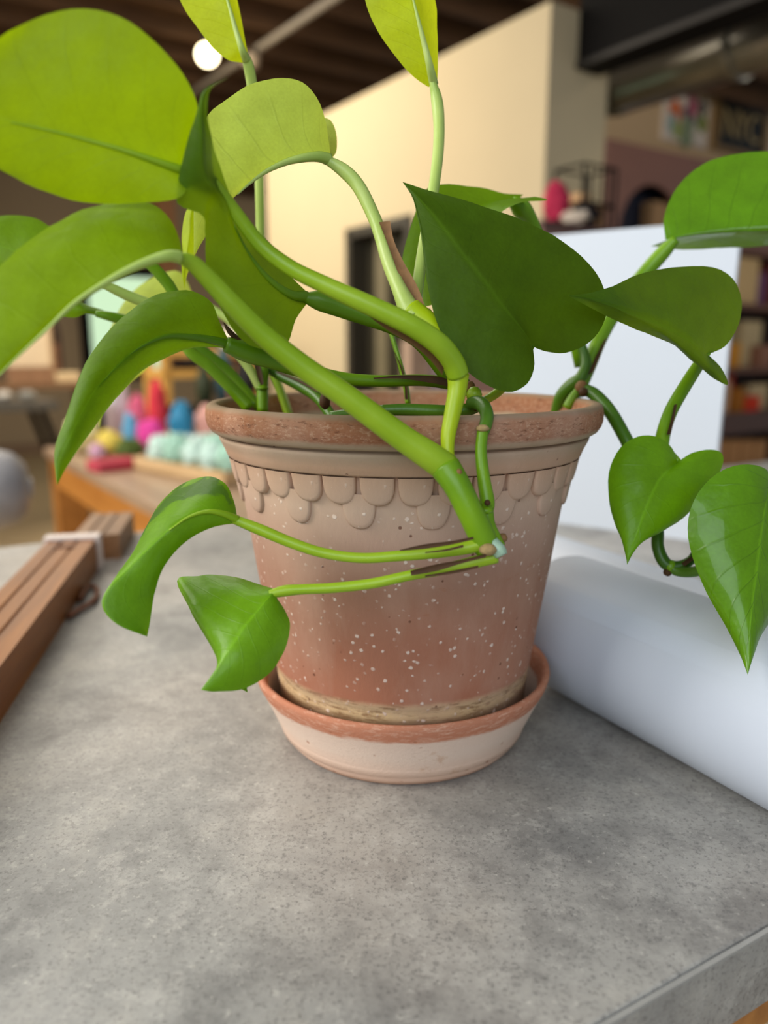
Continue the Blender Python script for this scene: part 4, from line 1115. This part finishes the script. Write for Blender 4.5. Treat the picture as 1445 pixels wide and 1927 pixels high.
# grey wrapped roll at the left edge, lying on a low trolley
rp = P(-80, 925, 1.25); rv = (Vv*.97+U*-.25).normalized()
gl = empty('wrapped_roll', rp - Zv*.068, 'grey plastic wrapped roll at the left edge beyond the counter', 'roll')
MB().tube([rp - rv*.25, rp + rv*.055, rp + rv*.085, rp + rv*.102, rp + rv*.108], [.068, .068, .060, .043, .018], 32).build('wrapped_body', plain('grey_film', (150, 146, 146), .4, .22, 22, .4), gl, smooth=True)
MB().tube([rp + rv*.1075, rp + rv*.112], .016, 16).build('twisted_end', plain('grey_film_twist', (150, 148, 150), .4), gl)
tr = empty('trolley', Vector((rp.x, rp.y, FLOOR)), 'grey trolley carrying the plastic wrapped roll, behind the counter', 'trolley')
MB().box(rp - Zv*.079 - rv*.12, .30, .14, .02, rv, rv.cross(Zv), Zv).build('trolley_deck', plain('grey_trolley', (120, 118, 116), .5), tr)
for a in (-.1, .1):
    for c in (-.05, .05):
        p_ = rp - rv*(.12-a) + rv.cross(Zv)*c
        MB().tube([Vector((p_.x, p_.y, rp.z-.089)), Vector((p_.x, p_.y, FLOOR))], .012, 8).build('leg', bpy.data.materials['grey_trolley'], tr)

# ------------------------------------------------------------------ shop behind, right: bookcase, cabinet, posters
def bq(x, y, du=0.0): return on_plane(x, y, W(US+du, 0, 0), U)
mauve = plain('mauve_brown_paint', (124, 90, 82), .55, .05, 6)
case_m = wood('bookcase_wood', (92, 60, 46), (122, 82, 62), Vv, 14, .55)
bv0 = bq(1137, 400).dot(Vv); bv1 = bv0 + 3.0; bz1 = bq(1140, 268).z
fz = bq(1360, 462).z
bk = empty('bookcase', W(US+.2, (bv0+bv1)/2, FLOOR), 'tall mauve brown bookcase with an arched niche against the back wall', 'bookcase')
slab('back_panel', US+.36, US+.40, bv0, bv1, FLOOR, bz1, plain('bookcase_back', (52, 36, 32), .7), bk)
for a in (bv0, bv1-.04): slab('side_panel', US+.02, US+.38, a, a+.04, FLOOR, bz1, mauve, bk)
slab('top_panel', US, US+.38, bv0, bv1, bz1, bz1+.03, mauve, bk)
# front panel with an arched niche
na, nb = bq(1165, 420).dot(Vv), bq(1284, 420).dot(Vv); nz = bq(1224, 346).z
nc, nw = (na+nb)/2, (nb-na)/2; nh = nz-fz
V, F = [], []
arch = [(nc-nw, fz)] + [(nc-nw*math.cos(a_*math.pi/16), fz+nh*max(.0, math.sin(a_*math.pi/16))) for a_ in range(17)] + [(nc+nw, fz)]
outer = []
for x, z in arch:
    t_ = (x-(nc-nw))/(2*nw); outer.append((nc-nw+(2*nw)*t_, bz1))
for (x, z), (x2, z2) in zip(arch, outer):
    V += [W(US, x, z), W(US, x2, z2), W(US+.03, x, z), W(US+.03, x2, z2)]
for i in range(len(arch)-1):
    k_ = i*4
    F += [[k_, k_+1, k_+5, k_+4], [k_+2, k_+6, k_+7, k_+3], [k_, k_+4, k_+6, k_+2]]
mb_ = MB(); mb_.add(V, F)
for a, c in ((bv0, nc-nw), (nc+nw, bv1)): mb_.box(W(US+.015, (a+c)/2, (fz+bz1)/2), c-a, .03, bz1-fz, Vv, U, Zv)
mb_.build('arched_front', mauve, bk)
slab('niche_back', US+.20, US+.22, nc-nw-.02, nc+nw+.02, fz, nz+.02, plain('navy_niche', (26, 30, 48), .6), bk)
shz = [fz, bq(1390, 570).z, bq(1390, 692).z, bq(1390, 778).z, bq(1390, 880).z]
for z_ in shz: slab('shelf_board', US, US+.36, bv0+.04, bv1-.04, z_-.045, z_, case_m, bk)
slab('drawer_front', US-.01, US+.012, bv0+.04, bv1-.04, bq(1390, 816).z, bq(1390, 776).z, plain('drawer_paint', (84, 58, 48), .5), bk)
def good(name, x0, x1, y0, shelf, rgb, label, cat, dep=.16, du=.05):
    a, c = bq(x0, 600, du).dot(Vv), bq(x1, 600, du).dot(Vv); z0 = shz[shelf]+.001; z1 = bq((x0+x1)/2, y0, du).z
    if shelf: z1 = min(z1, shz[shelf-1]-.06)
    o_ = slab(name, US+du, US+du+dep, a, c, z0, max(z1, z0+.04), cl_('%s_%d_%d' % (name, x0, shelf), rgb), None, .006)
    return tag(o_, label, cat)
good('vase_box', 1214, 1246, 378, 0, (150, 122, 92), 'tan box standing inside the navy arched niche', 'box', .1, .06)
good('book', 1358, 1372, 478, 1, (30, 46, 32), 'dark green book on the bookcase shelf under the niche panel', 'book')
good('card_box', 1376, 1420, 482, 1, (206, 176, 128), 'tan card box beside the dark green book', 'box')
good('book', 1422, 1434, 512, 1, (112, 78, 116), 'purple book right of the tan card box', 'book')
good('book', 1436, 1452, 498, 1, (96, 40, 36), 'dark red book right of the purple book', 'book')
good('candle_tin', 1352, 1371, 648, 2, (170, 130, 104), 'pinkish tan tin on the second bookcase shelf', 'tin', .1)
good('honey_jar', 1373, 1400, 645, 2, (198, 136, 48), 'amber jar on the second bookcase shelf', 'jar', .1)
good('card_box', 1400, 1436, 604, 2, (198, 178, 138), 'cream card box behind the amber jar', 'box', .12, .16)
good('candle_tin', 1440, 1460, 650, 2, (150, 108, 90), 'rosy brown tin right of the cream card box', 'tin', .1)
good('bottle_box', 1358, 1386, 716, 3, (200, 164, 134), 'pale pink box on the third bookcase shelf', 'box', .1)
good('matchbox', 1374, 1392, 704, 3, (196, 66, 50), 'red box behind the pale pink box', 'box', .08, .17)
good('honey_jar', 1396, 1416, 730, 3, (160, 100, 34), 'brown amber jar on the third bookcase shelf', 'jar', .1)
good('card_box', 1426, 1460, 722, 3, (204, 182, 142), 'cream box at the back of the third bookcase shelf', 'box', .1, .17)
good('matchbox', 1420, 1446, 745, 3, (206, 60, 36), 'flat red box in front of the cream box', 'box', .08)
for i in range(6):
    x0 = 1316+i*26
    good('wicker_basket', x0, x0+22, 826, 4, (178, 132, 88), 'small tan wicker basket, ' + ('first', 'second', 'third', 'fourth', 'fifth', 'sixth')[i] + ' from left in the row on the bookcase', 'basket', .18)['group'] = 'wicker baskets on the bookcase'

# pictures above the bookcase
pz0, pz1 = bq(1290, 272, .40).z, bq(1290, 182, .40).z
def wallv(x, y=230): return bq(x, y, .40).dot(Vv)
art = empty('art_print', W(US+.40, wallv(1290), pz0), 'unframed colourful abstract print with orange and green patches on the back wall', 'picture')
a, c = wallv(1247), wallv(1330)
slab('print_sheet', US+.39, US+.415, a, c, pz0, pz1, plain('print_paper', (206, 196, 186), .7, .05), art)
for i, (x, y, r, rgb) in enumerate(((.24, .62, .14, (206, 110, 66)), (.55, .55, .17, (92, 98, 106)), (.62, .82, .13, (160, 88, 104)), (.86, .52, .11, (106, 124, 30)), (.18, .36, .12, (150, 170, 170)), (.5, .25, .18, (128, 142, 116)), (.30, .26, .1, (150, 160, 96)), (.84, .84, .09, (60, 66, 52)))):
    ct = W(US+.389, a+(c-a)*x, pz0+(pz1-pz0)*y)
    rr = r*(c-a)
    V = [ct + Vv*(rr*math.cos(k_*math.pi/9)*(1+.25*math.sin(k_*1.7+i))) + Zv*(rr*1.15*math.sin(k_*math.pi/9)*(1+.2*math.cos(k_*2.3+i))) - U*.0004*i for k_ in range(18)]
    obj('colour_patch', V, [list(range(18))], cl_('print_ink_%d' % i, rgb), art, smooth=False)
a, c = wallv(1350), wallv(1438); z0, z1 = bq(1350, 272, .40).z, bq(1350, 172, .40).z
po2 = empty('framed_poster', W(US+.40, (a+c)/2, z0), 'black poster with tall cream letters in a thin wooden frame', 'poster')
slab('poster_sheet', US+.395, US+.415, a, c, z0, z1, plain('poster_black', (16, 20, 20), .6), po2)
frm = plain('gilt_frame', (124, 98, 58), .5)
fwid = (c-a)*.07
for (p0_, p1_, q0, q1) in ((a-fwid, a, z0-fwid, z1+fwid), (c, c+fwid, z0-fwid, z1+fwid), (a, c, z0-fwid, z0), (a, c, z1, z1+fwid)):
    slab('frame_strip', US+.38, US+.415, p0_, p1_, q0, q1, frm, po2)
fc = bpy.data.curves.new('lettering', 'FONT'); fc.body = 'NYC'; fc.align_x = 'CENTER'; fc.size = 1; fc.extrude = .004; fc.space_character = .92
lo_ = bpy.data.objects.new('lettering', fc); COL.objects.link(lo_)
fc.materials.append(plain('cream_ink', (168, 146, 98), .6, .2, 14))
wdt = (c-a); hgt_ = (z1-z0)
bpy.context.view_layer.update()
tm = bpy.data.meshes.new_from_object(lo_.evaluated_get(bpy.context.evaluated_depsgraph_get()))
ctr0 = W(US+.392, (a+c)/2, z0+hgt_*.20)
V = [ctr0 + Vv*(q_.co.x*wdt*.42) + Zv*(q_.co.y*hgt_*.82) - U*(q_.co.z*.2) for q_ in tm.vertices]
F = [list(g_.vertices) for g_ in tm.polygons]
cream = fc.materials[0]
bpy.data.objects.remove(lo_); bpy.data.curves.remove(fc)
obj('lettering', V, F, cream, po2, smooth=False)

# cabinet in front of the partition end, with goods on it
ch = P(1080, 421, 2.45); cu_, cv_ = ch.dot(U), ch.dot(Vv)
cab = empty('tall_cabinet', W(cu_+.2, cv_+.12, FLOOR), 'tall dark cabinet behind the white board', 'cabinet')
cabm = plain('cabinet_paint', (92, 66, 58), .6)
slab('cabinet_body', cu_, cu_+.40, cv_-.14, cv_+.30, FLOOR, ch.z, cabm, cab)
for i in range(2):
    d0 = slab('door', cu_-.018, cu_-.0005, cv_-.155+i*.25, cv_+.085+i*.25, FLOOR+.1, ch.z-.03, mauve, cab)
    MB().box(W(cu_-.026, cv_+(.06 if i == 0 else .12), ch.z-.6), .012, .016, .12, Vv, U, Zv).build('handle', steel, d0)
def atop(name, x, y, r, rgb, label, cat, sq=(1, 1, 1), u=.1, seed=60, amp=.2):
    g_ = on_plane(x, y, W(cu_+u, 0, 0), U)
    return blob(name, Vector((g_.x, g_.y, ch.z)), 0, r, cl_('%s_cloth_%d' % (name, x), rgb), label, cat, None, ch.z, seed, amp, 2.0, sq)
atop('gift_bag', 1046, 400, .062, (176, 44, 74), 'crimson bag on top of the tall cabinet', 'bag', (.7, .7, 1.1), .1, 61)
atop('scarf', 1100, 405, .046, (30, 24, 26), 'black scarf heaped between the crimson bag and the wire crate', 'scarf', (1.0, .8, .75), .06, 62, .5)
atop('paper_flower', 1082, 414, .034, (206, 190, 172), 'cream paper flower in front of the black scarf', 'flower', (1.2, .6, .6), .015, 63, .5)
wc = on_plane(1102, 400, W(cu_+.3, 0, 0), U); wz1 = on_plane(1102, 318, W(cu_+.3, 0, 0), U).z
wv0, wv1 = on_plane(1072, 400, W(cu_+.3, 0, 0), U).dot(Vv), on_plane(1132, 400, W(cu_+.3, 0, 0), U).dot(Vv)
wcr = empty('wire_crate', W(cu_+.3, (wv0+wv1)/2, ch.z), 'black wire crate filled with tan goods on top of the tall cabinet', 'crate')
for vv_ in (wv0, wv1):
    for uu_ in (cu_+.24, cu_+.38): MB().tube([W(uu_, vv_, ch.z), W(uu_, vv_, wz1)], .006, 8).build('post', dark_m, wcr)
for zz_ in (ch.z+.006, wz1, (ch.z+wz1)/2):
    for uu_ in (cu_+.24, cu_+.38): MB().tube([W(uu_, wv0, zz_), W(uu_, wv1, zz_)], .005, 8).build('rail', dark_m, wcr)
    for vv_ in (wv0, wv1): MB().tube([W(cu_+.24, vv_, zz_), W(cu_+.38, vv_, zz_)], .005, 8).build('rail', dark_m, wcr)
for i in range(4):
    vv_ = wv0 + (wv1-wv0)*(i+1)/5
    MB().tube([W(cu_+.24, vv_, ch.z), W(cu_+.24, vv_, wz1)], .003, 6).build('wire', dark_m, wcr)
for i, (t_, h_, rgb) in enumerate(((.28, .16, (186, 148, 108)), (.72, .13, (164, 124, 84)))):
    vv_ = wv0 + (wv1-wv0)*t_
    tag(MB().box(W(cu_+.31, vv_, ch.z+.012+h_/2), (wv1-wv0)*.36, .09, h_, Vv, U, Zv, .01).build('bread_loaf_box', cl_('tan_goods_%d' % i, rgb), smooth=True), ('taller' if i == 0 else 'shorter') + ' tan paper box inside the black wire crate', 'box')

# boxes seen between the stems, on a white stand by the doorway
sb = P(840, 752, 3.15); su, sv = sb.dot(U), sb.dot(Vv)
std = empty('display_stand', W(su, sv, FLOOR), 'white display stand behind the pot, carrying two small boxes', 'stand')
slab('stand_top', su-.12, su+.12, sv-.16, sv+.16, sb.z-.02, sb.z, M['board'], std)
slab('stand_column', su-.05, su+.05, sv-.06, sv+.06, FLOOR+.02, sb.z-.02, M['board'], std)
slab('stand_foot', su-.12, su+.12, sv-.14, sv+.14, FLOOR, FLOOR+.02, M['board'], std)
def onst(x0, x1, y0, du, dep, rgb, label):
    f_ = lambda x, y: on_plane(x, y, W(su+du, 0, 0), U)
    tag(slab('small_box', su+du, su+du+dep, f_(x0, 740).dot(Vv), f_(x1, 740).dot(Vv), sb.z, f_((x0+x1)/2, y0).z, cl_('box_%d' % x0, rgb), None, .004), label, 'box')
onst(772, 806, 640, .02, .06, (176, 150, 128), 'tan upright box on the white stand behind the pot')
onst(826, 894, 672, .0, .08, (150, 134, 138), 'greyish lilac box on the white stand behind the pot')
